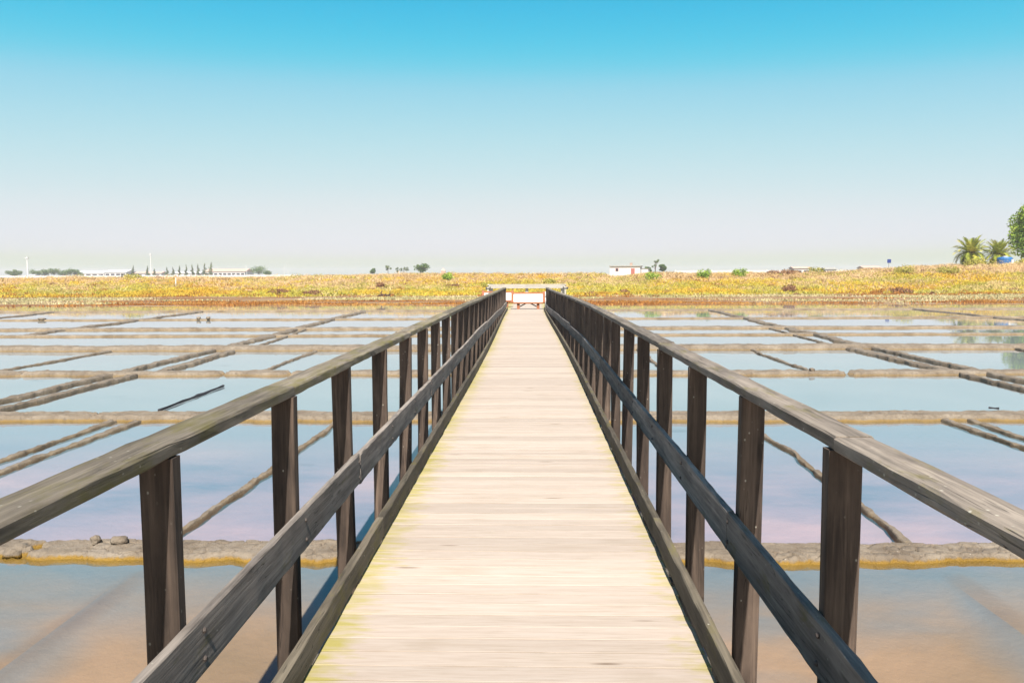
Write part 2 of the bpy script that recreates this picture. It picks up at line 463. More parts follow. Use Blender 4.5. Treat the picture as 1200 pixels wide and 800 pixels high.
def plain(name, col, rough=0.7, var=0.15, spec=0.3, scale=2.0):
    t = NT(name); t.k = 0.6
    n = t.noise(t.coord('Object'), scale, 5, 0.65)
    c = t.mix(t.ramp(n, [(0.35, 0.0), (0.7, 1.0)]), tuple(x*(1-var) for x in col), tuple(min(1, x*(1+var*0.5)) for x in col))
    return t.fin(c, rough, t.bump(t.noise(t.coord('Object'), scale*9, 3), 0.15, 0.01), spec)
M['bark'] = plain('bark', (0.16, 0.12, 0.09), 0.9, 0.4, 0.2, 6)
M['limewash'] = plain('limewashed_wall', (0.80, 0.77, 0.74), 0.85, 0.08)
M['white_wall'] = plain('white_sheet_wall', (0.78, 0.77, 0.76), 0.6, 0.06)
M['grey_roof'] = plain('grey_sheet_roof', (0.42, 0.41, 0.36), 0.7, 0.2)
M['red_paint'] = plain('faded_red_paint', (0.48, 0.16, 0.12), 0.6, 0.2)
M['terracotta'] = plain('terracotta_roof', (0.66, 0.46, 0.36), 0.8, 0.2)
M['dark_opening'] = plain('dark_opening', (0.05, 0.05, 0.06), 0.5, 0.2)
M['white_metal'] = plain('white_painted_metal', (0.78, 0.78, 0.77), 0.45, 0.05)
M['blue_paint'] = plain('blue_paint', (0.03, 0.16, 0.42), 0.4, 0.15, 0.5)
M['sign_blue'] = plain('blue_sign_face', (0.02, 0.05, 0.25), 0.4, 0.1, 0.5)
M['steel'] = plain('galvanised_steel', (0.42, 0.42, 0.42), 0.45, 0.15, 0.5)
M['rust'] = plain('dark_bolt_steel', (0.09, 0.07, 0.06), 0.6, 0.3, 0.4, 40)
M['old_wood'] = wood_mat('waterlogged_wood', (0.025, 0.025, 0.03), (0.05, 0.05, 0.06), (0.09, 0.09, 0.10))
M['driftwood'] = wood_mat('dark_driftwood', (0.06, 0.03, 0.03), (0.11, 0.06, 0.05), (0.17, 0.10, 0.08))

def print_mat():
    t = NT('white_information_panel'); t.k = 0.46
    co = t.coord('Object')
    a = t.ramp(t.noise(t.mapping(co, (3, 7, 9)), 1.0, 2), [(0.5, 0.0), (0.62, 1.0)])
    col = t.mix(t.math('MULTIPLY', a, 0.35), (0.80, 0.80, 0.79), (0.62, 0.68, 0.74))
    return t.fin(col, 0.35, None, 0.4)
M['panel'] = print_mat()

# ------------------------------------------------------------------ ground, one sheet to the horizon
WZ = -0.60
def shore(x):
    return 57.6 + 1.6*(fbm(np.asarray(x)*0.07 + 3.1, np.asarray(x)*0.0 + 2.0) - 0.5)*2
CX = np.array([-400, -60, -35, -10, 10, 25, 36, 44, 52, 60, 90, 400.])
CZ = np.array([1.05, 1.05, 1.12, 1.42, 1.45, 1.32, 1.45, 2.0, 2.35, 2.5, 2.4, 2.0])
def height(x, y):
    x = np.asarray(x, float); y = np.asarray(y, float)
    t = y - shore(x)
    bed = -0.638 + 0.014*(fbm(x*0.5, y*0.5) - 0.5)
    # drowned ridges in the first row of pans
    for rx in (-2.98, 3.06):
        w = rx + 0.05*np.sin(y*1.3)
        bed = bed + 0.022*np.exp(-((x - w)/0.17)**2)*(1 - sstep(5.6, 6.2, y))
    C = np.interp(x, CX, CZ) - 0.5*np.exp(-((x-10.2)/2.4)**2)
    flat = -0.6 + 0.32*sstep(0, 16, t) + 0.10*(fbm(x*0.25, y*0.6) - 0.45)*sstep(-1, 2, t)
    hill = (C - flat)*sstep(15, 33, t) + 0.5*(fbm(x*0.13, y*0.13) - 0.5)*sstep(16, 26, t) + 0.25*(fbm(x*0.5, y*0.5)-0.5)*sstep(16, 22, t)
    back = (1.05 - C)*sstep(40, 120, t)
    land = flat + hill + back
    k = sstep(-2.2, 0.3, t)
    z = bed*(1-k) + land*k
    # land behind the bridge's start and far off to the sides
    kb = sstep(26, 34, -y)
    z = z*(1-kb) + (0.2 + 0.4*(fbm(x*0.1, y*0.1)-0.5))*kb
    ks = sstep(120, 130, np.abs(x))*(1-k)
    z = z*(1-ks) + (-0.2)*ks
    return z
def grid_axis(parts):
    a = []
    for lo, hi, st in parts: a += list(np.arange(lo, hi, st))
    return np.array(a + [parts[-1][1]])
gx = grid_axis([(-2400, -400, 200), (-400, -130, 30), (-130, -80, 5), (-80, -8, 0.9), (-8, 8, 0.12), (8, 80, 0.9), (80, 130, 5), (130, 400, 30), (400, 2400, 200)])
gy = grid_axis([(-400, -40, 40), (-40, 0, 1.5), (0, 7, 0.25), (7, 54, 1.6), (54, 100, 0.6), (100, 140, 3), (140, 400, 20), (400, 2400, 200)])
GX, GY = np.meshgrid(gx, gy)
GZ = height(GX, GY)
V = np.stack([GX.ravel(), GY.ravel(), GZ.ravel()], 1)
nx, ny = len(gx), len(gy)
ii = (np.arange(ny-1)[:, None]*nx + np.arange(nx-1)[None, :]).ravel()
F = np.stack([ii, ii+1, ii+1+nx, ii+nx], 1)
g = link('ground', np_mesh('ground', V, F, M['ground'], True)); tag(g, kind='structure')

wm = MB(); wm.add([(-135, -40, WZ), (135, -40, WZ), (135, 66, WZ), (-135, 66, WZ)], [(0, 1, 2, 3)])
w = wm.build('water', M['water']); tag(w, kind='structure')

# ------------------------------------------------------------------ mud dikes
rng = np.random.RandomState(11)
def voro_crack(u, v, cell):
    """distance to cell borders of a jittered grid (F2 - F1), vectorised"""
    iu = np.floor(u/cell).astype(int); iv = np.floor(v/cell).astype(int)
    f1 = np.full(u.shape, 9e9); f2 = np.full(u.shape, 9e9); idv = np.zeros(u.shape)
    for du in (-1, 0, 1):
        for dv in (-1, 0, 1):
            cu = iu+du; cv = iv+dv
            px = (cu + 0.15 + 0.7*_tab[cu % 256, cv % 256])*cell
            py = (cv + 0.15 + 0.7*_tab[(cu*7+31) % 256, (cv*3+17) % 256])*cell
            d = np.hypot(u-px, v-py)
            r = _tab[(cu*5+9) % 256, (cv*11+3) % 256]
            closer = d < f1
            f2 = np.where(closer, f1, np.minimum(f2, d))
            idv = np.where(closer, r, idv)
            f1 = np.where(closer, d, f1)
    return f2-f1, idv
GL = 'mud dikes running away from the camera'
def dike(a, b, width, hgt, step, label, group, notches=(), crack=0.0, nprof=12, wob=0.05, wobs=0.6, rough=0.02, und=0.30):
    """a ridge of dried mud from a to b (x, y); notches: (distance along, half width, depth 0..1)"""
    a = np.array(a, float); b = np.array(b, float)
    if group == GL:
        a[1] -= 0.32; b[1] += 0.32; width *= 0.62; hgt = max(0.03, hgt*0.42)
    else:
        hgt *= 0.7; width *= 0.9
    L = np.hypot(*(b-a)); d = (b-a)/L; n = np.array([-d[1], d[0]])
    ns = max(4, int(L/step))
    s = np.linspace(0, L, ns+1)
    seed = a[0]*3.1 + a[1]*1.7
    off = wob*2*(fbm(s*wobs + seed, s*0 + seed*0.3, 3) - 0.5)*2
    wv = width*(0.85 + 0.5*(fbm(s*0.9 + seed + 40, s*0, 3) - 0.35))
    u = np.linspace(-1, 1, nprof+1); u = np.sign(u)*np.abs(u)**0.55
    S, U = np.meshgrid(s, u, indexing='ij')
    prof = 1 - np.abs(U)**14                       # flat top, steep flanks
    flare = 1 + 0.05*(np.abs(U) > 0.97)
    lat = U*flare*wv[:, None]/2 + off[:, None]
    wl_ = np.where(U > 0, fbm(S*4.3 + seed, S*0 + 7, 4), fbm(S*4.3 + seed + 60, S*0 + 17, 4)) - 0.5
    lat = lat + np.sign(U)*wl_*np.abs(U)**2*0.16*min(1.0, width/0.3)
    base = WZ - 0.06
    top = hgt + 0.06
    hh = top*prof*(0.95 + und*(fbm(S*1.7 + seed, U*1.2 + 3, 4)-0.5))
    X = a[0] + d[0]*S + n[0]*lat; Y = a[1] + d[1]*S + n[1]*lat
    rgh = rough*2*(fbm(X*7, Y*7, 4)-0.5) + rough*(fbm(X*23, Y*23, 2)-0.5)
    if crack > 0:
        c, idv = voro_crack(X + 0.02*np.sin(Y*30), Y + 0.02*np.sin(X*27), 0.13)
        zone = sstep(0.42, 0.55, fbm(X*0.9 + 4, Y*0.9 + 2, 3))
        rgh = rgh - crack*(1-sstep(0.0, 0.014, c))*(0.1 + 0.9*zone) + 0.005*(idv-0.5)*zone
    hh = hh + rgh*np.clip(prof*1.6, 0, 1)
    for p, hw, dep in notches:
        k = 1 - sstep(hw*0.6, hw, np.abs(S - p + 0.05*np.sin(U*5)))
        hh = hh*(1 - dep*k)
    if group == GL:
        hh = hh*(sstep(0, 0.2, S)*(1 - sstep(L-0.2, L, S)))
    Z = base + hh
    V = np.stack([X.ravel(), Y.ravel(), Z.ravel()], 1)
    m = nprof+1
    i = (np.arange(ns)[:, None]*m + np.arange(nprof)[None, :]).ravel()
    F = np.stack([i, i+m, i+m+1, i+1], 1)
    o = link('mud_dike', np_mesh('mud_dike', V, F, M['ridge_mud'] if group == GL else M['mud'], True))
    return tag(o, label, 'dike', group)

GC = 'mud dikes running across between the salt pans'
GL = 'mud dikes running away from the camera'
E = 45.0
dike((-9, 6.15), (9, 6.13), 0.46, 0.085, 0.013, 'cracked grey mud dike crossing under the boardwalk, nearest to the camera', GC, [(5.02, 0.07, 0.6), (13.4, 0.04, 0.3)], crack=0.035, nprof=44, wob=0.03, rough=0.011, und=0.14)
dike((-16, 12.0), (16, 12.25), 0.62, 0.13, 0.03, 'second mud dike from the camera, running across under the boardwalk', GC, [(9.2, 0.1, 0.4)], crack=0.03, nprof=26, wob=0.04, rough=0.014, und=0.2)
dike((-30, 17.35), (30, 17.75), 0.55, 0.12, 0.05, 'third mud dike from the camera, cut by small dark notches', GC, [(23.1, 0.12, 0.75), (24.6, 0.12, 0.6), (36.9, 0.13, 0.75), (18.6, 0.12, 0.5)], nprof=16, wob=0.05)
dike((-38, 23.2), (38, 23.9), 0.85, 0.19, 0.07, 'widest cross dike of pale mud, fourth from the camera', GC, (), nprof=16, wob=0.06)
dike((-E, 28.4), (E, 29.3), 0.35, 0.10, 0.12, 'thin mud dike just beyond the widest cross dike', GC, (), nprof=10, wob=0.08)
dike((-E-5, 31.9), (E+5, 33.0), 0.6, 0.13, 0.12, 'sixth mud dike from the camera, low brown ridge across the pans', GC, (), nprof=10, wob=0.08)
dike((-60, 39.0), (60, 40.3), 0.45, 0.10, 0.2, 'seventh mud dike from the camera, dotted with clods of mud', GC, (), nprof=10, wob=0.1)
dike((-70, 47.8), (70, 50.2), 0.6, 0.10, 0.25, 'farthest cross dike, a thin line just before the brown shore', GC, (), nprof=10, wob=0.12)
# along the view, left side
dike((-3.0, 6.4), (-3.02, 11.75), 0.13, 0.055, 0.05, 'narrow wavy mud ridge left of the boardwalk in the second row of pans', GL, wob=0.07, nprof=10)
dike((-6.02, 6.4), (-5.98, 11.7), 0.19, 0.07, 0.05, 'right-hand ridge of the pair at the left edge, second row of pans', GL, wob=0.04, nprof=10)
dike((-6.36, 6.4), (-6.34, 11.7), 0.16, 0.07, 0.05, 'left-hand ridge of the pair at the left edge, second row of pans', GL, wob=0.04, nprof=10)
dike((-8.72, 12.3), (-8.75, 17.1), 0.26, 0.15, 0.05, 'right-hand ridge of the main double dike on the left, third row', GL, wob=0.04, nprof=12)
dike((-9.35, 12.3), (-9.4, 23.0), 0.36, 0.15, 0.06, 'left-hand ridge of the main double dike on the left', GL, wob=0.05, nprof=12)
dike((-8.45, 17.7), (-8.7, 22.6), 0.42, 0.17, 0.06, 'right-hand ridge of the double dike on the left, fourth row of pans', GL, wob=0.05, nprof=12)
dike((-9.4, 23.9), (-10.3, 48.5), 0.62, 0.16, 0.12, 'long mud dike on the left running to the far shore', GL, wob=0.12, nprof=12)
dike((-8.6, 23.9), (-9.2, 32.0), 0.2, 0.09, 0.1, 'thin ridge right of the long left dike, beyond the widest cross dike', GL, wob=0.05, nprof=10)
dike((-6.25, 17.8), (-6.35, 22.8), 0.2, 0.08, 0.06, 'short thin ridge left of the boardwalk, fourth row of pans', GL, wob=0.05, nprof=10)
dike((-12.4, 17.8), (-12.4, 22.8), 0.22, 0.09, 0.06, 'short ridge near the left edge, left of the double dike', GL, wob=0.05, nprof=10)
dike((-18.9, 29.2), (-20.4, 48.3), 0.6, 0.14, 0.12, 'far mud dike near the left edge running to the shore', GL, wob=0.15, nprof=12)
dike((-28.0, 39.8), (-29.5, 48.3), 0.5, 0.12, 0.14, 'farthest ridge in the left corner of the pans', GL, wob=0.1, nprof=10)
# right side
dike((3.1, 6.4), (3.12, 11.9), 0.13, 0.055, 0.05, 'narrow wavy mud ridge right of the boardwalk in the second row of pans', GL, wob=0.07, nprof=10)
dike((6.15, 6.4), (6.2, 11.95), 0.19, 0.07, 0.05, 'left-hand ridge of the pair at the right edge, second row of pans', GL, wob=0.04, nprof=10)
dike((6.52, 6.4), (6.56, 11.95), 0.16, 0.07, 0.05, 'right-hand ridge of the pair at the right edge, second row of pans', GL, wob=0.04, nprof=10)
dike((9.2, 12.5), (9.35, 17.4), 0.30, 0.15, 0.05, 'left-hand ridge of the main double dike on the right, third row', GL, wob=0.04, nprof=12)
dike((9.85, 12.5), (10.05, 23.4), 0.36, 0.16, 0.06, 'right-hand ridge of the main double dike on the right', GL, wob=0.05, nprof=12)
dike((9.3, 18.0), (9.3, 23.2), 0.5, 0.17, 0.06, 'broad left ridge of the right double dike, fourth row of pans', GL, wob=0.05, nprof=12)
dike((10.0, 24.4), (10.9, 50.0), 0.6, 0.16, 0.12, 'long mud dike on the right running to the far shore', GL, wob=0.12, nprof=12)
dike((9.2, 24.4), (9.6, 33.0), 0.2, 0.09, 0.1, 'thin ridge left of the long right dike, beyond the widest cross dike', GL, wob=0.05, nprof=10)
dike((6.3, 18.0), (6.35, 23.4), 0.2, 0.08, 0.06, 'short thin ridge right of the boardwalk, fourth row of pans', GL, wob=0.05, nprof=10)
dike((3.05, 18.0), (3.1, 23.4), 0.2, 0.08, 0.06, 'short thin ridge seen between the right railing posts', GL, wob=0.05, nprof=10)
dike((13.9, 18.1), (14.0, 23.6), 0.26, 0.11, 0.06, 'short ridge near the right edge, right of the double dike', GL, wob=0.05, nprof=10)
dike((22.6, 33.5), (23.6, 50.0), 0.6, 0.13, 0.12, 'far mud dike near the right edge under the palms\' reflection', GL, wob=0.15, nprof=12)

# ------------------------------------------------------------------ boards
def board_mesh(name, L, w, h, seg=0.15, jit=0.002, ch=0.006, seed=0, wave=0.0):
    """a sawn board along local X from 0 to L, w along Y, h along Z, worn edges"""
    rs = np.random.RandomState(seed)
    n = max(2, int(L/seg))
    xs = np.linspace(0, L, n+1)
    hw, hh = w/2, h/2
    sec = np.array([(-hw+ch, -hh), (hw-ch, -hh), (hw, -hh+ch), (hw, hh-ch), (hw-ch, hh), (-hw+ch, hh), (-hw, hh-ch), (-hw, -hh+ch)])
    V = []
    for i, x in enumerate(xs):
        j = rs.normal(0, jit, (8, 2))
        o = np.array([0.0, wave*math.sin(x*1.1 + seed)])
        for p, jj in zip(sec, j):
            V.append((x, p[0]+jj[0]+o[0]*0.5, p[1]+jj[1]+o[1]))
    F = []
    for i in range(n):
        for k in range(8):
            k2 = (k+1) % 8
            F.append((i*8+k, i*8+k2, (i+1)*8+k2, (i+1)*8+k))
    F.append(tuple(reversed(range(8)))); F.append(tuple(n*8+k for k in range(8)))
    me = bpy.data.meshes.new(name); me.from_pydata(V, [], F); me.update()
    return me
def place_board(name, a, b, w, h, mat, parent, seed=0, roll=0.0, **kw):
    a = Vector(a); b = Vector(b); d = b-a; L = d.length
    me = board_mesh(name, L, w, h, seed=seed, **kw)
    rz = math.atan2(d.y, d.x); ry = -math.asin(max(-1.0, min(1.0, d.z/L)))
    o = link(name, me, mat, parent, a)
    o.rotation_euler = (Matrix.Rotation(rz, 3, 'Z') @ Matrix.Rotation(ry, 3, 'Y') @ Matrix.Rotation(roll, 3, 'X')).to_euler()
    return o

# ------------------------------------------------------------------ the boardwalk
END = 36.0; START = -3.0
def cx(d):  return -0.095 - 0.20*float(sstep(12, 36, d))
def shrink(d): return 0.25*float(sstep(14, 34, d))
rnd = random.Random(5)
bw = empty('boardwalk', (0, 0, 0))
tag(bw, 'long wooden boardwalk with post railings running straight ahead over the salt pans', 'boardwalk')

# planks: 300 nearest in view singly, the remainder joined
PW, GAP, PT, PLEN = 0.1175, 0.0062, 0.032, 1.64
pmesh = []
for k in range(7):
    pmesh.append(board_mesh('plank', PLEN, PW, PT, seg=0.42, jit=0.0005, ch=0.0018, seed=100+k))
    for v in pmesh[-1].vertices: v.co.x -= PLEN/2
    pmesh[-1].materials.append(M['deck'])
pitch = PW+GAP
first = 1.6
y = first; k = 0
while y < END and k < 300:
    o = link('plank', pmesh[rnd.randrange(7)], None, bw, (cx(y)+rnd.uniform(-0.006, 0.006), y, -PT/2+rnd.uniform(-0.0018, 0.0012)),
             (rnd.uniform(-0.004, 0.004), rnd.uniform(-0.0012, 0.0012), rnd.uniform(-0.0022, 0.0022) + (math.pi if rnd.random() < 0.0 else 0)))
    y += pitch; k += 1
rest = MB()
yb = first-pitch
def rest_plank(yy):
    c = cx(yy); z = rnd.uniform(-0.0018, 0.0012)
    rest.box(c-PLEN/2, c+PLEN/2, yy-PW/2, yy+PW/2, -PT+z, z)
while yb > START: rest_plank(yb); yb -= pitch
while y < END: rest_plank(y); y += pitch
o = rest.build('plank_run', M['deck'], bw); tag(o, kind='stuff')

# stringers under the deck and cross beams
ys = [START + i*3.25 for i in range(13)]
for sx in (-0.62, 0.0, 0.62):
    for i in range(len(ys)-1):
        a, b = ys[i], min(ys[i+1], END)
        place_board('stringer', (cx(a)+sx, a+0.002, -PT-0.086), (cx(b)+sx, b-0.002, -PT-0.086), 0.08, 0.16, M['beam'], bw, seed=300+i, seg=3.0, jit=0)
# railings
D0, DS = 2.75, 1.3
post_d = [D0 + DS*i for i in range(-4, 26)]
post_d = [d for d in post_d if d < END-0.2] + [END-0.12]
HR_TOP, HR_T = 1.03, 0.052
def xl(d): return -1.29 + (cx(d)+0.095) + shrink(d)      # centre line of the left posts
def xr(d): return 1.11 + (cx(d)+0.095) - shrink(d)
for side, xf in ((-1, xl), (1, xr)):
    for i, d in enumerate(post_d):
        x = xf(d)
        if i == 4: d = d - 0.07 if side < 0 else d + 0.08
        top = HR_TOP-HR_T-0.001
        lean = rnd.uniform(-0.013, 0.013)
        ln = top + 1.0
        me = board_mesh('post', ln, 0.065, 0.12, seg=0.35, jit=0.0012, ch=0.005, seed=500+i*2+(side > 0))
        p = link('post', me, M['post'], bw, (x - lean*0.8, d, -1.0))
        p.rotation_euler = (Matrix.Rotation(rnd.uniform(-0.05, 0.05), 3, 'Z') @ Matrix.Rotation(-math.pi/2 + lean, 3, 'Y')).to_euler()
    # handrail boards, joined end to end over posts
    jo = [START] + [D0 + DS*k for k in ((-2, 1, 4, 7, 10, 13, 16, 19, 22) if side < 0 else (-3, 0, 3, 6, 9, 12, 15, 18, 21, 24))] + [END+0.1]
    for i in range(len(jo)-1):
        a, b = jo[i]+0.03, jo[i+1]+0.03
        off = 0.0 if side < 0 else 0.015
        za = HR_TOP-HR_T/2 + rnd.uniform(-0.004, 0.004); zb = HR_TOP-HR_T/2 + rnd.uniform(-0.004, 0.004)
        xa = xf(a) + rnd.uniform(-0.006, 0.006); xb = xf(b) + rnd.uniform(-0.006, 0.006)
        ww = 0.155 if side < 0 else 0.135
        sh = -0.022 if side < 0 else 0.014
        place_board('handrail', (xa+sh, a+0.002, za), (xb+sh, b-0.002, zb), ww, HR_T, M['rail_left'] if side < 0 else M['rail_right'], bw,
                    seed=700+i*2+(side > 0), seg=0.14, jit=0.0013, ch=0.007, wave=0.0015)
    # mid rail boards on the deck side of the posts
    jm = [START] + [D0 + DS*k for k in ((-1, 2, 5, 8, 11, 14, 17, 20, 23) if side < 0 else (-2, 1, 4, 7, 10, 13, 16, 19, 22))] + [END+0.05]
    zm = 0.27
    for i in range(len(jm)-1):
        a, b = jm[i]+0.03, jm[i+1]+0.03
        amp = 0.006 + 0.03*float(sstep(10, 20, a))
        za, zb = zm + rnd.uniform(-amp, amp), zm + rnd.uniform(-amp, amp)
        ins = (0.06 + 0.021)*(-side)
        o = place_board('mid_rail', (xf(a)+ins, a+0.002, za), (xf(b)+ins, b-0.002, zb), 0.038, 0.205, M['mid_rail'], bw,
                    seed=900+i*2+(side > 0), seg=0.12, jit=0.0016, ch=0.005, wave=0.003)
    # kerb boards on edge along the deck
    jk = [START] + [D0 + DS*(k+0.5) for k in (-2, 1, 4, 7, 10, 13, 16, 19, 22)] + [END]
    for i in range(len(jk)-1):
        a, b = jk[i], jk[i+1]
        ke = 0.838 if side > 0 else 0.83
        place_board('kerb', (cx(a)+side*ke, a+0.002, 0.081+rnd.uniform(-.003, .003)), (cx(b)+side*ke, b-0.002, 0.081+rnd.uniform(-.003, .003)), 0.042, 0.125, M['kerb'], bw,
                    seed=1100+i*2+(side > 0), seg=0.12, jit=0.0014, ch=0.005, wave=0.002)
    for d in post_d:
        place_board('kerb_block', (cx(d)+side*0.835, d-0.04, 0.009), (cx(d)+side*0.835, d+0.04, 0.009), 0.05, 0.018, M['beam'], bw, seed=3, seg=1, jit=0, ch=0.002)
# bolts through the mid rails
bm = MB(); bm.tube([(0, 0, 0), (0, 0, 0.004), (0, 0, 0.009)], [0.011, 0.011, 0.007], 8)
bolt_me = bm.mesh('bolt', (M['rust'],))
for side, xf in ((-1, xl), (1, xr)):
    for d in post_d[3:14]:
        for dz in (-0.05, 0.055):
            link('bolt', bolt_me, None, bw, (xf(d) - side*(0.06+0.0405), d + rnd.uniform(-0.008, 0.008), 0.27+dz), (0, -side*math.pi/2, 0))
for d in post_d:
    place_board('cross_beam', (xl(d)+0.0, d+0.075, -0.52), (xr(d)-0.0, d+0.075, -0.52), 0.07, 0.14, M['beam'], bw, seed=4, seg=4, jit=0, ch=0.004)
    for sx in (-0.62, 0.62):
        place_board('prop', (cx(d)+sx, d+0.075, -0.449), (cx(d)+sx, d+0.075, -PT-0.168), 0.07, 0.08, M['beam'], bw, seed=6, seg=4, jit=0, ch=0.004)

# ------------------------------------------------------------------ viewing platform at the far end
vp = empty('viewing_platform', (-0.3, 40, 0))
tag(vp, 'pale timber viewing platform with a whitish end railing at the far end of the boardwalk', 'platform')
pl = MB(); yy = END+0.07 - 40
while yy < 4.4:
    pl.box(-2.15, 2.15, yy-PW/2, yy+PW/2, -PT, 0); yy += pitch
o = pl.build('plank_run', M['deck'], vp); tag(o, kind='stuff')
for sx in (-1.9, 0, 1.9):
    place_board('stringer', (sx, END-40+0.01, -PT-0.09), (sx, 4.4, -PT-0.09), 0.1, 0.16, M['beam'], vp, seed=8, seg=4, jit=0)
for sx in (-2.0, 2.0):
    for py in (-3.5, 0.2):
        place_board('pile', (sx, py, -0.95), (sx, py, -PT-0.175), 0.16, 0.16, M['beam'], vp, seed=9, seg=2, jit=0)
for px, pw_ in ((-2.0, 0.24), (-0.0, 0.16), (2.0, 0.24)):
    p = place_board('post', (px, 4.25, 0.001), (px, 4.25, 1.02), 0.1, pw_, M['pale_timber'], vp, seed=21, seg=0.5, jit=0.001)
place_board('handrail', (-2.18, 4.25, 1.05), (2.18, 4.25, 1.05), 0.26, 0.055, M['pale_timber'], vp, seed=22, seg=0.4, jit=0.002)
place_board('fascia_board', (-2.1, 4.09, 0.93), (2.1, 4.09, 0.93), 0.04, 0.16, M['pale_timber'], vp, seed=23, seg=0.4, jit=0.002)
for sx in (-2.05, 2.05):
    place_board('handrail', (sx, 2.3, 0.93), (sx, 4.02, 0.93), 0.14, 0.05, M['pale_timber'], vp, seed=24, seg=0.4, jit=0.002)
    for py in (2.4,):
        place_board('post', (sx, py, 0.001), (sx, py, 0.904), 0.09, 0.09, M['pale_timber'], vp, seed=25, seg=0.5, jit=0.001)
    o = MB(); o.box(-0.06, 0.06, -0.03, 0.03, -0.06, 0.06)
    o.build('beam_end', M['dark_opening'], vp, (sx*1.08, 4.04, 0.86))

def info_board(loc, label):
    e = empty('information_board', loc); tag(e, label, 'sign', 'information boards at the end of the boardwalk')
    W = 1.36
    f = MB(); f.box(-W/2, W/2, -0.012, 0.012, 0.0, 0.40); pn = f.build('panel', M['panel'], e, (0, -0.02, 0.335), (R(-22), 0, 0))
    for nm, x0, x1, z0, z1 in (('frame_side', -W/2-0.11, -W/2, -0.03, 0.52), ('frame_side', W/2, W/2+0.11, -0.03, 0.52), ('frame_top', -W/2, W/2, 0.401, 0.47), ('frame_bottom', -W/2, W/2, -0.07, -0.001)):
        b = MB(); b.box(x0, x1, -0.035, 0.035, z0, z1); b.build(nm, M['orange_timber'], e, (0, -0.02, 0.335), (R(-22), 0, 0))
    for sx in (-0.46, 0.46):
        b = MB(); b.box(-0.065, 0.065, -0.05, 0.05, 0.0, 0.33); b.build('leg', M['orange_timber'], e, (sx, 0.06, 0.001))
        b = MB(); b.bar((sx*0.86, 0.06, 0.12), (sx*0.25, 0.06, 0.27), 0.05, 0.05); b.build('brace', M['beam'], e)
    b = MB(); b.box(-0.62, 0.62, 0.02, 0.12, 0.262, 0.328); b.build('crossbar', M['orange_timber'], e, (0, 0.0, 0.004))
    return e
info_board((-0.19, 37.1, 0.0), 'orange framed information board with white panel at the end of the deck')
info_board((-1.72, 39.6, 0.0), 'second orange framed information board, half hidden behind the left railing')
# white rope loop hanging on the right railing near the far end
rl = MB(); pts = [(0.0, 0.035*math.sin(a), 0.11*math.cos(a)) for a in np.linspace(0, 2*math.pi, 15)]
rl.tube(pts, [0.022]*15, 6, cap=False)
rl.tube([(0, 0.0, -0.11), (0.01, 0.02, -0.3), (0.0, 0.0, -0.62)], [0.02, 0.018, 0.016], 6)
o = rl.build('rope_loop', M['white_metal'], None, (xr(33.95)-0.105, 33.95, 0.76), smooth=True)
tag(o, 'small white rope loop hanging on the right railing near the far end', 'rope')

# ------------------------------------------------------------------ small things in the pans
def clod(name, loc, r, label, group, seed, sq=0.75):
    rs = np.random.RandomState(seed); nu, nv = 14, 9
    V = []; 
    for j in range(nv+1):
        th = math.pi*j/nv
        for i in range(nu):
            ph = 2*math.pi*i/nu
            p = np.array([math.sin(th)*math.cos(ph), math.sin(th)*math.sin(ph), math.cos(th)])
            k = 0.5 + 1.0*fbm(p[0]*1.9 + seed*3, p[1]*1.9 + p[2]*2.3 + seed, 3)
            p = np.sign(p)*np.abs(p)**0.8*k
            V.append((p[0]*r[0], p[1]*r[1], p[2]*r[2]))
    F = [(j*nu+i, (j+1)*nu+i, (j+1)*nu+(i+1) % nu, j*nu+(i+1) % nu) for j in range(nv) for i in range(nu)]
    o = link(name, np_mesh(name, np.array(V), np.array(F), M['mud'], False), None, None, loc)
    return tag(o, label, 'mud clod', group)
GM = 'clods of mud lying on the dikes'
clod('mud_clod', (-3.53, 6.2, -0.522), (0.035, 0.04, 0.034), 'small lump of mud on the nearest dike, left of the larger lump', GM, 1)
clod('mud_clod', (-3.34, 6.2, -0.524), (0.072, 0.05, 0.034), 'larger lump of mud on the nearest dike at the left', GM, 2)
clod('mud_clod', (-4.1, 6.06, -0.57), (0.085, 0.085, 0.045), 'dark lump of mud beside the notch of the nearest dike, far left', GM, 3)
clod('mud_clod', (-24.6, 39.3, -0.52), (0.2, 0.14, 0.055), 'lump of mud on the seventh dike near the left edge', GM, 4)
clod('mud_clod', (-16.7, 39.4, -0.5), (0.1, 0.09, 0.07), 'left one of two lumps on the seventh dike, left of centre', GM, 5)
clod('mud_clod', (-16.2, 39.4, -0.5), (0.1, 0.09, 0.07), 'right one of two lumps on the seventh dike, left of centre', GM, 6)
clod('mud_clod', (6.15, 17.55, -0.51), (0.06, 0.06, 0.045), 'small dark lump on the third dike, right of the boardwalk', GM, 7)
o = place_board('sunken_plank', (-6.12, 12.75, WZ+0.012), (-6.16, 15.6, WZ+0.02), 0.035, 0.03, M['old_wood'], None, seed=31, seg=0.3, jit=0.006)
tag(o, 'dark waterlogged plank afloat in the third pan on the left', 'plank')
o = place_board('floating_stick', (7.58, 13.0, WZ+0.005), (7.48, 13.12, WZ+0.008), 0.02, 0.02, M['old_wood'], None, seed=32, seg=0.1, jit=0.006)
tag(o, 'tiny dark stick afloat in the third pan on the right', 'stick')
dw = MB()
dz = float(height(-13.4, 72.0))
dw.tube([(-0.9, 0, 0.1), (-0.3, 0, 0.25), (0.5, 0.1, 0.18), (1.1, 0, 0.4)], [0.12, 0.16, 0.15, 0.07], 7)
dw.tube([(-0.3, 0, 0.2), (-0.45, 0, 0.6), (-0.3, 0.05, 0.95)], [0.1, 0.07, 0.03], 6)
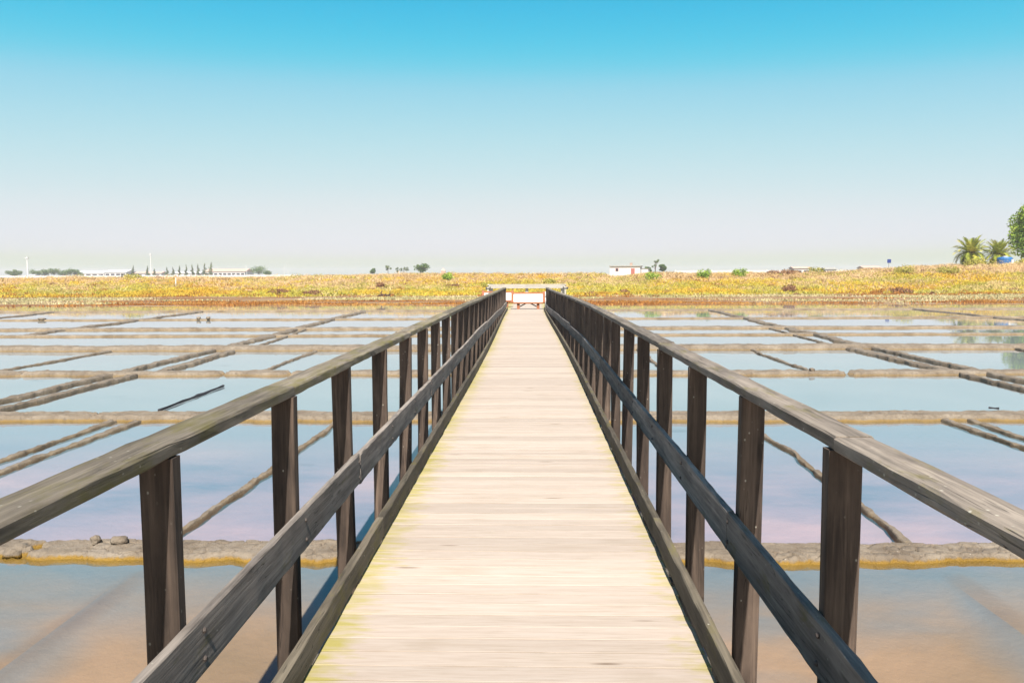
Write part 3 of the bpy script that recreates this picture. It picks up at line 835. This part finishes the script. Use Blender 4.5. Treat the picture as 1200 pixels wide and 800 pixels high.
dw.tube([(0.5, 0, 0.2), (0.75, 0, 0.55), (0.7, 0, 0.8)], [0.1, 0.06, 0.03], 6)
dw.tube([(0.1, 0, 0.2), (0.1, -0.1, 0.45)], [0.12, 0.05], 6)
dw.v = [(x*0.7, y*0.7, z*0.6) for x, y, z in dw.v]
o = dw.build('driftwood', M['driftwood'], None, (-13.4, 72.0, dz-0.03)); tag(o, 'dark branched piece of driftwood on the shore left of the boardwalk', 'driftwood')

# ------------------------------------------------------------------ vegetation of the bank
def blades(name, mat, n, region, hmin, hmax, wid, spread, density, seed, parts=1):
    rs = np.random.RandomState(seed)
    x0, x1, t0, t1 = region
    X = rs.uniform(x0, x1, n*3); T = t0 + (t1-t0)*rs.rand(n*3)
    Y = shore(X) + T
    keep = rs.rand(n*3) < density(X, Y, T)
    X, Y, T = X[keep][:n], Y[keep][:n], T[keep][:n]
    m = len(X)
    Z = height(X, Y) - 0.02
    cl = 0.55 + 0.9*fbm(X*0.8 + seed, Y*0.8, 3)
    H = rs.uniform(hmin, hmax, m)*cl
    a = rs.uniform(0, 2*np.pi, m); b = rs.uniform(0, 2*np.pi, m)
    lean = rs.uniform(0.05, spread, m)*H
    wx, wy = np.cos(a)*wid*rs.uniform(0.6, 1.4, m), np.sin(a)*wid*rs.uniform(0.6, 1.4, m)
    P0 = np.stack([X-wx, Y-wy, Z], 1); P1 = np.stack([X+wx, Y+wy, Z], 1)
    P2 = np.stack([X+np.cos(b)*lean*0.35+wx*0.7, Y+np.sin(b)*lean*0.35+wy*0.7, Z+H*0.6], 1)
    P3 = np.stack([X+np.cos(b)*lean, Y+np.sin(b)*lean, Z+H], 1)
    V = np.stack([P0, P1, P2, P3], 1).reshape(-1, 3)
    i = np.arange(m)*4
    F = np.stack([i, i+1, i+2, i+3], 1)
    o = link(name, np_mesh(name, V, F, mat, False))
    return tag(o, kind='stuff')
def belt(a, b, s=1.0):
    return lambda T: sstep(a-s, a+s, T)*(1-sstep(b-s, b+s, T))
def patch(X, Y, sx, sy, lo, hi, o=0):
    return sstep(lo, hi, fbm(X*sx + o, Y*sy + o*0.7, 3))
def wob(X, k=6.0, o=0.0): return k*(fbm(X*0.06 + o, X*0 + o, 3) - 0.5)
o = blades('red_glasswort', M['glasswort'], 80000, (-75, 75, 0.2, 20), 0.06, 0.17, 0.05, 0.9,
           lambda X, Y, T: (belt(0.8, 6.0, 1.5)(T + wob(X, 5, 3))*patch(X, Y, 0.11, 0.35, 0.41, 0.49) + 0.8*belt(12.0, 16.5)(T + wob(X, 5, 8))*patch(X, Y, 0.09, 0.3, 0.42, 0.52, 9))/1.2, 41)
o = blades('sea_purslane', M['purslane'], 70000, (-75, 75, 2, 20), 0.06, 0.2, 0.05, 0.9,
           lambda X, Y, T: belt(5.0, 13.0, 2.0)(T + wob(X, 7, 5))*patch(X, Y, 0.08, 0.3, 0.44, 0.52, 4), 42)
o = blades('yellow_marsh_grass', M['marsh_grass'], 110000, (-78, 78, 12.5, 30), 0.12, 0.38, 0.035, 1.1,
           lambda X, Y, T: belt(15.2, 26.0, 1.8)(T + wob(X, 6, 1))*(0.15 + 0.85*patch(X, Y, 0.2, 0.35, 0.38, 0.55, 2)), 43)
o = blades('dry_straw_grass', M['straw'], 150000, (-80, 80, 17, 52), 0.14, 0.42, 0.03, 1.0,
           lambda X, Y, T: belt(22, 50.0, 2.5)(T + wob(X, 7, 7))*(0.3 + 0.7*patch(X, Y, 0.25, 0.25, 0.35, 0.55, 6)), 44)
def scrub(name, mat, ncl, t0, t1, rr, hr, per, seed, dens):
    """low uneven mounds of leafy scrub, uncountable: one object"""
    rs = np.random.RandomState(seed)
    X = rs.uniform(-78, 78, ncl*4); T = rs.uniform(t0, t1, ncl*4); Y = shore(X) + T
    k = rs.rand(ncl*4) < dens(X, Y, T); X, Y = X[k][:ncl], Y[k][:ncl]; m = len(X)
    Rr = rs.uniform(*rr, m)**1.3; Hh = rs.uniform(*hr, m)*(0.5 + Rr/rr[1])
    ix = np.repeat(np.arange(m), per); n = len(ix)
    a = rs.uniform(0, 2*np.pi, n); r = np.sqrt(rs.rand(n)); 
    el = np.sqrt(np.clip(1-r*r, 0, 1))*rs.uniform(0.55, 1.1, n)
    cx_ = X[ix] + np.cos(a)*r*Rr[ix]*1.35; cy_ = Y[ix] + np.sin(a)*r*Rr[ix]
    C = np.stack([cx_, cy_, height(cx_, cy_) + el*Hh[ix]], 1)
    u = rs.normal(size=(n, 3)); u[:, 2] = np.abs(u[:, 2]) + 0.3; u /= np.linalg.norm(u, axis=1)[:, None]
    v = np.cross(u, rs.normal(size=(n, 3))); v /= np.linalg.norm(v, axis=1)[:, None]
    sz = rs.uniform(0.035, 0.085, n)[:, None]
    V = np.stack([C-u*sz, C-v*sz*0.45, C+u*sz, C+v*sz*0.45], 1).reshape(-1, 3)
    i = np.arange(n)*4
    o = link(name, np_mesh(name, V, np.stack([i, i+1, i+2, i+3], 1), mat)); tag(o, kind='stuff')
one = lambda p, q, w=2.0, k=6.0, o=0.0: (lambda X, Y, T: belt(p, q, w)(T + wob(X, k, o))*patch(X, Y, 0.12, 0.25, 0.38, 0.55, o+11))
scrub('yellow_scrub', M['marsh_grass'], 900, 13, 32, (0.35, 1.1), (0.2, 0.5), 120, 51, one(15, 28))
scrub('straw_scrub', M['straw'], 900, 18, 40, (0.3, 1.0), (0.2, 0.5), 120, 52, one(20, 38, 3, 6, 2))
scrub('olive_scrub', M['olive_bush'], 220, 13, 38, (0.3, 0.9), (0.2, 0.5), 110, 53, one(16, 36, 3, 6, 4))
scrub('rust_scrub', M['glasswort'], 200, 11, 34, (0.25, 0.8), (0.12, 0.4), 100, 54, one(12, 24, 3, 6, 6))
scrub('brown_scrub', M['brown_bush'], 200, 12, 36, (0.2, 0.6), (0.15, 0.4), 90, 55, one(13, 34, 3, 6, 8))

def leaf_cloud(lobes, n, size, seed, flat=0.0):
    """random leaf quads on and in ellipsoid lobes: (cx,cy,cz, rx,ry,rz)"""
    rs = np.random.RandomState(seed)
    lob = np.array(lobes, float)
    wt = (lob[:, 3]*lob[:, 4]*lob[:, 5])**0.67; wt /= wt.sum()
    ix = rs.choice(len(lob), n, p=wt)
    d = rs.normal(size=(n, 3)); d /= np.linalg.norm(d, axis=1)[:, None]
    r = rs.rand(n)**0.45 * (0.78 + 0.45*fbm(d[:, 0]*2.2 + ix*3.3, d[:, 1]*2.2 + d[:, 2]*2.2 + seed, 3))
    C = lob[ix, :3] + d*r[:, None]*lob[ix, 3:]
    a = rs.normal(size=(n, 3)); a /= np.linalg.norm(a, axis=1)[:, None]
    b = np.cross(a, rs.normal(size=(n, 3))); b /= np.linalg.norm(b, axis=1)[:, None]
    s = size*rs.uniform(0.6, 1.4, n)[:, None]
    V = np.stack([C - a*s, C - b*s*0.45, C + a*s, C + b*s*0.45], 1).reshape(-1, 3)
    i = np.arange(n)*4
    return V, np.stack([i, i+1, i+2, i+3], 1)
def tree(name, loc, h, lobes, n, size, leafmat, label, cat, group, seed, trunk_r=0.12, trunk_to=0.55, limbs=4, crown='crown'):
    e = empty(name, loc); tag(e, label, cat, group)
    rs = random.Random(seed)
    t = MB()
    top = h*trunk_to
    lean = rs.uniform(-0.06, 0.06)*h
    t.tube([(0, 0, -0.15), (lean*0.3, 0, top*0.4), (lean, 0.02*h, top)], [trunk_r*1.25, trunk_r, trunk_r*0.6], 8)
    for k in range(limbs):
        L = lobes[k % len(lobes)]
        s = top*rs.uniform(0.45, 0.95)
        t.tube([(lean*s/top, 0, s), ((lean+L[0])/2, L[1]/2, (s+L[2])/2+0.02*h), (L[0], L[1], L[2])], [trunk_r*0.5, trunk_r*0.32, trunk_r*0.12], 6)
    t.build('trunk', M['bark'], e)
    V, F = leaf_cloud(lobes, n, size, seed)
    link(crown, np_mesh(crown, V, F, leafmat), None, e)
    return e
def lobes_round(r, h0, h1, k, seed, fl=0.7):
    rs = random.Random(seed); out = []
    for i in range(k):
        a = rs.uniform(0, 6.28); rr = r*rs.uniform(0.1, 0.62)
        z = h0 + (h1-h0)*rs.uniform(0.25, 0.8)
        s = r*rs.uniform(0.35, 0.55)
        out.append((math.cos(a)*rr, math.sin(a)*rr, z, s, s, s*fl))
    return out
def gz(x, y): return float(height(x, y))

# bushes on the bank: (x, d, radius, height, material, label)
GB = 'bushes on the grassy bank'
bushes = [
    (12.6, 84, 1.05, 1.1, 'bush', 'round bright green bush in front of the white house'),
    (18.3, 86, 0.95, 1.1, 'bush', 'round bright green bush second to the right of the white house'),
    (22.4, 87, 1.0, 1.1, 'bush', 'round green bush third to the right of the white house, by brown scrub'),
    (1.7, 82, 0.8, 0.8, 'olive_bush', 'olive bush above the right railing behind the end platform'),
    (-9.1, 86, 0.8, 1.0, 'bush', 'yellow-green bush on the crest left of the boardwalk'),
    (39.5, 86, 1.4, 1.1, 'olive_bush', 'yellow-green bush on the right slope, left of its twin'),
    (43.7, 85, 1.4, 1.0, 'olive_bush', 'yellow-green bush on the right slope below the palms'),
    (32.0, 91, 1.1, 1.0, 'olive_bush', 'dark olive bush on the crest left of the blue road sign'),
    (26.5, 89, 0.9, 0.7, 'brown_bush', 'low brown scrub on the crest right of the three green bushes'),
    (28.5, 90, 1.1, 0.7, 'brown_bush', 'broad brown scrub on the right crest'),
    (30.0, 92, 0.8, 0.6, 'brown_bush', 'small brown scrub next to the broad brown one'),
    (24.3, 76, 0.9, 0.75, 'brown_bush', 'dark olive-brown bush at the foot of the right slope'),
    (-15.2, 80, 0.7, 0.7, 'brown_bush', 'brown bush halfway up the slope left of the boardwalk'),
    (-4.5, 80, 0.9, 0.55, 'olive_bush', 'small olive bush on the slope near the left railing'),
    (-8.0, 80, 0.9, 0.6, 'brown_bush', 'brown bush on the slope just left of the boardwalk'),
    (-44.5, 88, 1.3, 0.9, 'olive_bush', 'broad olive bush on the left crest'),
    (8.5, 74, 0.6, 0.5, 'brown_bush', 'small dark red-brown bush at the foot of the slope'),
    (-20.5, 74, 1.2, 0.6, 'brown_bush', 'low brown bush at the water end of the left slope'),
    (-24.0, 75, 1.4, 0.7, 'brown_bush', 'broad brown bush at the foot of the left slope'),
    (33.8, 74, 1.2, 0.55, 'brown_bush', 'dark brown scrub at the foot of the right slope'),
]
for i, (x, d, r, h, mt, lab) in enumerate(bushes):
    lob = [(0, 0, h*0.45, r*0.7, r*0.7, h*0.5)] + [(math.cos(a)*r*0.5, math.sin(a)*r*0.5, h*(0.35+0.2*math.sin(a*3+i)), r*0.45, r*0.45, h*0.4) for a in np.linspace(0, 6.28, 6)[:-1]]
    tree('bush', (x, d, gz(x, d)), h, lob, 900, 0.085, M[mt], lab, 'bush', GB, 60+i, 0.04, 0.5, 4, 'foliage')

# ------------------------------------------------------------------ palms, tree, tank and sign at the right
def frond_mesh(L, seed, droop):
    rs = np.random.RandomState(seed); m = MB(); n = 16
    P = []
    for i in range(n+1):
        s = i/n
        P.append(Vector((L*(s - 0.22*droop*s*s*s), 0, L*(0.42*s - 0.75*droop*s*s))))
    m.tube(P[::4], [0.03, 0.024, 0.017, 0.011, 0.005], 5)
    for i in range(2, n+1):
        ln = L*0.26*math.sin(math.pi*min(1, 0.18 + 0.78*(i/n)))+0.06
        d = (P[i]-P[i-1]).normalized()
        for sd in (-1, 1):
            tip = P[i] + d*ln*0.75 + Vector((0, sd*ln*0.62, ln*rs.uniform(-0.05, 0.3)))
            wv = d*0.06
            m.add([P[i]-wv, P[i]+wv, tip], [(0, 1, 2)])
    return m.mesh('frond', (M['palm'],))
fm = [frond_mesh(1.9, 3+k, dr) for k, dr in enumerate((0.35, 0.6, 0.85, 1.15, 1.5))]
def palm(x, d, sc, label, seed):
    rs = random.Random(seed)
    e = empty('palm_tree', (x, d, gz(x, d))); tag(e, label, 'palm', 'palms on the right bank')
    th = 1.5*sc
    t = MB(); nn = 9
    t.tube([(0.02*math.sin(i*2.1), 0, -0.2 + (th+0.2)*i/nn) for i in range(nn+1)], [0.34*sc*(0.85 + 0.2*(i % 2) + (0.2 if i > 6 else 0)) for i in range(nn+1)], 10)
    t.build('trunk', M['bark'], e)
    for k in range(84):
        tier = k/84
        el = R(84 - 128*tier) + rs.uniform(-0.12, 0.12)
        az = k*2.39996 + rs.uniform(-0.2, 0.2)
        me = fm[min(4, int(tier*4.2) )]
        o = link('frond', me, None, e, (0.12*math.cos(az), 0.12*math.sin(az), th - 0.1 - 0.12*tier))
        o.rotation_euler = (Matrix.Rotation(az, 3, 'Z') @ Matrix.Rotation(-el + 0.42, 3, 'Y')).to_euler()
        s = sc*rs.uniform(0.85, 1.12); o.scale = (s, s, s)
palm(51.8, 96, 1.15, 'left one of two date palms on the right bank, the taller', 1)
palm(54.5, 95, 1.02, 'right one of two date palms, behind the blue tank', 2)
lob = lobes_round(4.4, 1.6, 8.6, 26, 5, 0.85) + [(-3.0, -0.5, 2.4, 1.6, 1.6, 1.3), (-3.2, 0, 4.0, 1.3, 1.3, 1.2), (-1.8, 0, 6.6, 1.5, 1.5, 1.5), (-2.4, -1.5, 1.6, 1.3, 1.3, 1.0)]
tree('leafy_tree', (62.3, 99, gz(62.3, 99)), 8.6, lob, 34000, 0.15, M['leaf_bright'], 'big leafy green tree cut by the right edge beside the palms', 'tree', None, 17, 0.28, 0.6, 10)
lobp = [(0, 0, 0.5, 1.0, 0.8, 0.55), (-0.8, 0, 0.4, 0.7, 0.6, 0.45), (0.8, 0.1, 0.4, 0.7, 0.6, 0.45)]
for i, (x, d, lab) in enumerate(((54.2, 93.5, 'yellow-green scrub filling the gap between the two palms'), (57.3, 93.5, 'yellow-green scrub right of the blue tank'), (50.5, 92.5, 'low dry scrub left of the palms'))):
    tree('bush', (x, d, gz(x, d)), 1.0, lobp, 1100, 0.1, M['olive_bush'], lab, 'bush', GB, 130+i, 0.04, 0.5, 3, 'foliage')
# blue tank with a pale front
tx, td = 53.2, 91.5; tz = gz(tx, td)
e = empty('blue_tank', (tx, td, tz)); tag(e, 'blue water tank with a white panel standing below the palms', 'tank')
b = MB(); n = 20
for (z0, r0, z1, r1) in ((0.2, 0.74, 0.3, 0.8), (0.3, 0.8, 0.95, 0.8), (0.95, 0.8, 1.12, 0.66), (1.12, 0.66, 1.16, 0.3)):
    b.tube([(0, 0, z0), (0, 0, z1)], [r0, r1], n)
b.build('body', M['blue_paint'], e)
b = MB(); b.tube([(0, 0, 1.161), (0, 0, 1.24)], [0.26, 0.24], 14); b.build('lid', M['white_metal'], e)
b = MB(); b.box(-0.2, 0.2, -0.03, 0.03, 0.0, 0.5); b.build('front_panel', M['white_metal'], e, (0.42, -0.735, 0.36), (0, 0, R(30)))
b = MB(); b.box(-0.75, 0.75, -0.6, 0.6, 0, 0.199); b.build('plinth', M['limewash'], e)
# blue road sign
sx, sd = 45.8, 104; sz = gz(sx, sd)
e = empty('road_sign', (sx, sd, sz)); tag(e, 'small square blue road sign on a pole on the right crest', 'sign')
b = MB(); b.tube([(0, 0, -0.2), (0, 0, 1.45)], [0.04, 0.04], 8); b.build('pole', M['steel'], e)
b = MB(); b.box(-0.24, 0.24, -0.085, -0.06, 0.95, 1.42); b.build('face', M['sign_blue'], e)

# ------------------------------------------------------------------ white house behind the bank
hx, hd = 20.8, 178; hz = gz(hx, hd) - 0.3
e = empty('house', (hx, hd, hz), R(-14)); tag(e, 'low white house with flat grey roof and red door behind the bank', 'house')
b = MB(); b.box(-3.3, 3.3, -2, 2, -0.3, 2.45); b.build('wall', M['limewash'], e)
b = MB(); b.box(-3.45, 3.45, -2.2, 2.2, 2.451, 2.66); r = b.build('roof', M['grey_roof'], e)
b = MB(); b.box(0.9, 1.4, -0.4, 0.1, 2.661, 3.2); b.box(0.84, 1.46, -0.46, 0.16, 3.201, 3.28); b.build('chimney', M['terracotta'], r)
b = MB(); b.box(1.35, 2.15, -2.05, -2.003, 0, 2.05); b.build('door', M['red_paint'], e)
b = MB(); b.box(-2.05, -1.4, -2.05, -2.003, 1.45, 2.1); wdw = b.build('window', M['red_paint'], e)
b = MB(); b.box(-1.97, -1.48, -2.07, -2.052, 1.52, 2.03); b.build('pane', M['dark_opening'], wdw)
e = empty('shed', (25.2, 180, gz(25.2, 180)), R(-14)); tag(e, 'small white lean-to beside the right end of the white house', 'shed')
b = MB(); b.box(-0.9, 0.9, -1.6, 1.6, -0.3, 1.75); b.build('wall', M['limewash'], e)
b = MB(); b.box(-1.0, 1.0, -1.7, 1.7, 1.751, 1.85); b.build('roof', M['grey_roof'], e)

# ------------------------------------------------------------------ far plain: pixel columns of the skyline become places 300 to 500 m off
def wx(px, d): return (px-624)/933.0*d
FT = 'trees on the far plain'
far_trees = [  # px, d, height, radius, kind, label
    (437, 330, 3.6, 1.6, 'r', 'small round tree on the skyline, left of the spindly pair'),
    (455, 300, 4.0, 1.5, 's', 'left spindly tree on the skyline left of the boardwalk'),
    (466, 305, 3.4, 1.0, 's', 'small thin sapling between the spindly skyline trees'),
    (474, 300, 4.0, 1.6, 's', 'right spindly tree on the skyline left of the boardwalk'),
    (494, 270, 4.4, 3.0, 'r', 'wide umbrella-shaped tree alone on the skyline left of the boardwalk'),
    (759, 240, 2.6, 1.2, 'r', 'small round tree right behind the white house'),
    (767, 250, 5.2, 1.1, 's', 'tall thin tree right of the white house'),
    (776, 250, 3.8, 1.6, 'r', 'leaning bushy tree right of the thin one by the house'),
    (302, 420, 5.2, 5.2, 'r', 'broad green tree at the right end of the long warehouse'),
    (313, 430, 3.0, 3.0, 'r', 'low green tree right of the broad one by the warehouse'),
    (6, 430, 3.2, 3.0, 'r', 'dark green tree at the left edge of the skyline'),
    (14, 430, 4.0, 3.0, 'r', 'green tree left of the tall left mast'),
    (36, 440, 4.2, 4.0, 'r', 'green tree right of the tall left mast'),
    (46, 440, 4.6, 4.2, 'r', 'second green tree right of the tall left mast'),
    (58, 430, 5.0, 3.6, 'r', 'tallest green tree between left mast and white sheds'),
    (67, 440, 3.6, 3.6, 'r', 'low green tree before the white sheds'),
    (78, 430, 4.4, 3.6, 'r', 'green tree at the left end of the white sheds'),
    (86, 435, 4.0, 3.2, 'r', 'dark green tree overlapping the white sheds'),
    (153, 400, 6.0, 1.7, 'c', 'lone conifer left of the tall middle mast'),
    (170, 400, 5.8, 1.3, 'c', 'thin conifer just left of the tall middle mast'),
    (178, 400, 4.4, 1.2, 'c', 'small conifer just right of the tall middle mast'),
    (193, 400, 5.0, 1.6, 'c', 'first conifer of the row right of the middle mast'),
    (200, 400, 5.0, 1.6, 'c', 'second conifer of the row right of the middle mast'),
    (208, 400, 6.0, 1.3, 'c', 'third conifer of the row right of the middle mast'),
    (216, 400, 6.2, 1.4, 'c', 'fourth conifer of the row right of the middle mast'),
    (223, 400, 6.4, 1.5, 'c', 'fifth conifer of the row right of the middle mast'),
    (230, 400, 6.6, 1.6, 'c', 'sixth conifer of the row right of the middle mast'),
    (238, 395, 6.8, 2.0, 'c', 'dense conifer at the left end of the long warehouse'),
    (246, 395, 7.6, 2.2, 'c', 'tallest conifer, in front of the long warehouse'),
]
for i, (px, d, h, r, kd, lab) in enumerate(far_trees):
    x = wx(px, d); z = gz(x, d)
    if kd == 'r':
        lob = lobes_round(r, h*0.25, h*1.05, 11, 200+i, 0.75); n, sz_, mt, tt = 1300, 0.26, M['leaf'], 0.55
    elif kd == 's':
        rs = random.Random(300+i)
        lob = [(rs.uniform(-r, r)*0.8, rs.uniform(-r, r)*0.6, h*rs.uniform(0.55, 0.97), r*0.32, r*0.32, r*0.3) for _ in range(7)]; n, sz_, mt, tt = 420, 0.17, M['needle'], 0.8
    else:
        rs = random.Random(300+i)
        lob = []
        for k in range(10):
            s = k/9; a = rs.uniform(0, 6.28); q_ = r*(1.05-s)*0.45
            lob.append((math.cos(a)*q_, math.sin(a)*q_, h*(0.14+0.82*s), r*(0.62-0.5*s), r*(0.62-0.5*s), h*0.09))
        n, sz_, mt, tt = 700, 0.22, M['needle'], 0.9
    tree('conifer' if kd == 'c' else 'tree', (x, d, z), h, lob, n, sz_, mt, lab, 'tree', FT, 400+i, 0.03*h, tt, 5)

def shed_row(px0, px1, d, hgt, depth, label, wall, roof, cat='building', bays=0, pitch_=0.12, openings=0):
    x0, x1 = wx(px0, d), wx(px1, d); L = x1-x0
    e = empty('warehouse', ((x0+x1)/2, d, 1.0)); tag(e, label, cat, 'buildings on the far plain')
    b = MB(); b.box(-L/2, L/2, -depth/2, depth/2, -0.2, hgt); b.build('wall', wall, e)
    b = MB(); rise = depth*pitch_; o_ = 0.4
    b.add([(-L/2-o_, -depth/2-o_, hgt+0.02), (L/2+o_, -depth/2-o_, hgt+0.02), (L/2+o_, 0, hgt+rise), (-L/2-o_, 0, hgt+rise), (-L/2-o_, depth/2+o_, hgt+0.02), (L/2+o_, depth/2+o_, hgt+0.02)],
          [(0, 1, 2, 3), (3, 2, 5, 4), (0, 3, 4), (1, 5, 2), (0, 4, 5, 1)])
    b.build('roof', roof, e)
    for k in range(openings):
        xx = -L/2 + (k+0.5)*L/openings; ww = L/openings*0.36
        b = MB(); b.box(xx-ww, xx+ww, -depth/2-0.06, -depth/2-0.01, hgt*0.18, hgt*0.72); b.build('window', M['dark_opening'], e)
    return e
shed_row(87, 124, 470, 2.6, 12, 'long white shed right of the green trees, far left', M['white_wall'], M['white_wall'], openings=5)
shed_row(125, 150, 465, 3.0, 12, 'second white shed, nearer to the lone conifer', M['white_wall'], M['white_wall'], openings=4)
shed_row(158, 190, 470, 2.3, 9, 'low pale shed behind the tall middle mast', M['white_wall'], M['terracotta'], openings=3)
shed_row(205, 236, 470, 2.2, 9, 'low pale shed behind the row of conifers', M['white_wall'], M['white_wall'])
shed_row(244, 291, 440, 2.9, 14, 'long warehouse with pinkish roof and dark open front', M['white_wall'], M['terracotta'], openings=9)
shed_row(29, 36, 420, 1.3, 4, 'tiny white hut at the foot of the tall left mast', M['white_wall'], M['white_wall'], openings=1)
shed_row(924, 943, 300, 2.5, 6, 'low orange-roofed hut in the long white wall on the right', M['limewash'], M['terracotta'], openings=2)
shed_row(960, 972, 310, 2.2, 6, 'small white hut right of the orange-roofed one', M['limewash'], M['grey_roof'], openings=1)
shed_row(1003, 1022, 300, 2.6, 6, 'white hut with pinkish roof near the blue road sign', M['limewash'], M['terracotta'], openings=2)

def low_wall(px0, px1, d, hgt, label):
    x0, x1 = wx(px0, d), wx(px1, d)
    e = empty('roadside_wall', ((x0+x1)/2, d, 1.0)); tag(e, label, 'wall', 'pale walls along the far road')
    L = x1-x0; b = MB(); b.box(-L/2, L/2, -0.15, 0.15, -0.2, hgt); b.build('wall_body', M['limewash'], e)
    b = MB(); b.box(-L/2-0.05, L/2+0.05, -0.2, 0.2, hgt+0.001, hgt+0.09); b.build('coping', M['white_wall'], e)
    k = int(L/7); pm = MB(); pm.box(-0.2, 0.2, -0.22, 0.22, -0.2, hgt+0.3); me = pm.mesh('pillar', (M['limewash'],))
    for i in range(k+1): link('pillar', me, None, e, (-L/2 + L*i/k, -0.012, 0))
low_wall(790, 1085, 330, 2.0, 'long low whitish wall along the skyline on the right')
low_wall(-30, 345, 380, 0.95, 'long low pale wall below the far sheds on the left')

def mast(px, d, h, label, arms=0, r=0.22):
    x = wx(px, d); e = empty('mast', (x, d, 1.0)); tag(e, label, 'mast', 'masts on the far plain')
    b = MB(); b.tube([(0, 0, -0.2), (0, 0, h*0.5), (0, 0, h)], [r, r*0.8, r*0.55], 8); b.build('pole', M['white_metal'], e)
    b = MB(); b.box(-r*1.8, r*1.8, -r*1.4, r*1.4, h*0.92, h*0.96); b.build('head', M['white_metal'], e)
mast(26, 400, 10.6, 'tall thick white mast near the left edge', r=0.42)
mast(174, 420, 12.8, 'tallest white mast, standing among the conifers', r=0.26)
mast(288, 410, 6.0, 'short pale mast at the right end of the long warehouse', r=0.14)
mast(333, 420, 6.3, 'left one of two thin masts right of the warehouse', r=0.1)
mast(337, 420, 6.2, 'right one of two thin masts right of the warehouse', r=0.1)
mast(571, 330, 3.6, 'thin pale mast just left of the boardwalk end', r=0.08)
# pale gate pillar on the crest and white stake on the slope
b = MB(); b.box(-0.55, 0.55, -0.5, 0.5, 0, 1.5); b.add([(-0.65, -0.6, 1.5), (0.65, -0.6, 1.5), (0.65, 0.6, 1.5), (-0.65, 0.6, 1.5), (0, 0, 2.3)], [(0, 1, 4), (1, 2, 4), (2, 3, 4), (3, 0, 4), (3, 2, 1, 0)])
o = b.build('brick_hut', M['terracotta'], None, (wx(520, 210), 210, gz(wx(520, 210), 210))); tag(o, 'tiny pinkish hut with pointed roof on the skyline left of the boardwalk', 'hut')
b = MB(); b.tube([(0, 0, -0.1), (0, 0, 0.5), (0.02, 0, 0.95)], [0.07, 0.065, 0.05], 8); b.tube([(0.02, 0, 0.95), (0.02, 0, 1.0)], [0.05, 0.01], 8)
o = b.build('stake', M['white_metal'], None, (-37.0, 82, gz(-37.0, 82))); tag(o, 'short white stake on the left slope', 'stake')
b = MB(); b.bar((0, 0, -0.2), (0, 0, 1.6), 0.1, 0.1); b.bar((-0.25, 0, 1.5), (0.25, 0, 1.5), 0.1, 0.08)
o = b.build('stake', M['old_wood'], None, (wx(139, 92), 92, gz(wx(139, 92), 92)-0.9)); tag(o, 'short dark stake on the left crest', 'stake')

# ------------------------------------------------------------------ haze
HAZE = 0.0004
if HAZE > 0:
    hb = MB(); hb.box(-2450, 2450, -450, 2450, -2.2, 22.0)
    t = NT('thin_sea_haze')
    t.n.remove(t.bsdf)
    pv = t.new('ShaderNodeVolumePrincipled')
    pv.inputs['Color'].default_value = (0.90, 0.87, 1.0, 1)
    pv.inputs['Density'].default_value = HAZE
    pv.inputs['Anisotropy'].default_value = 0.2
    t.l.new(pv.outputs[0], t.out.inputs['Volume'])
    o = hb.build('haze', t.mat); tag(o, kind='stuff')
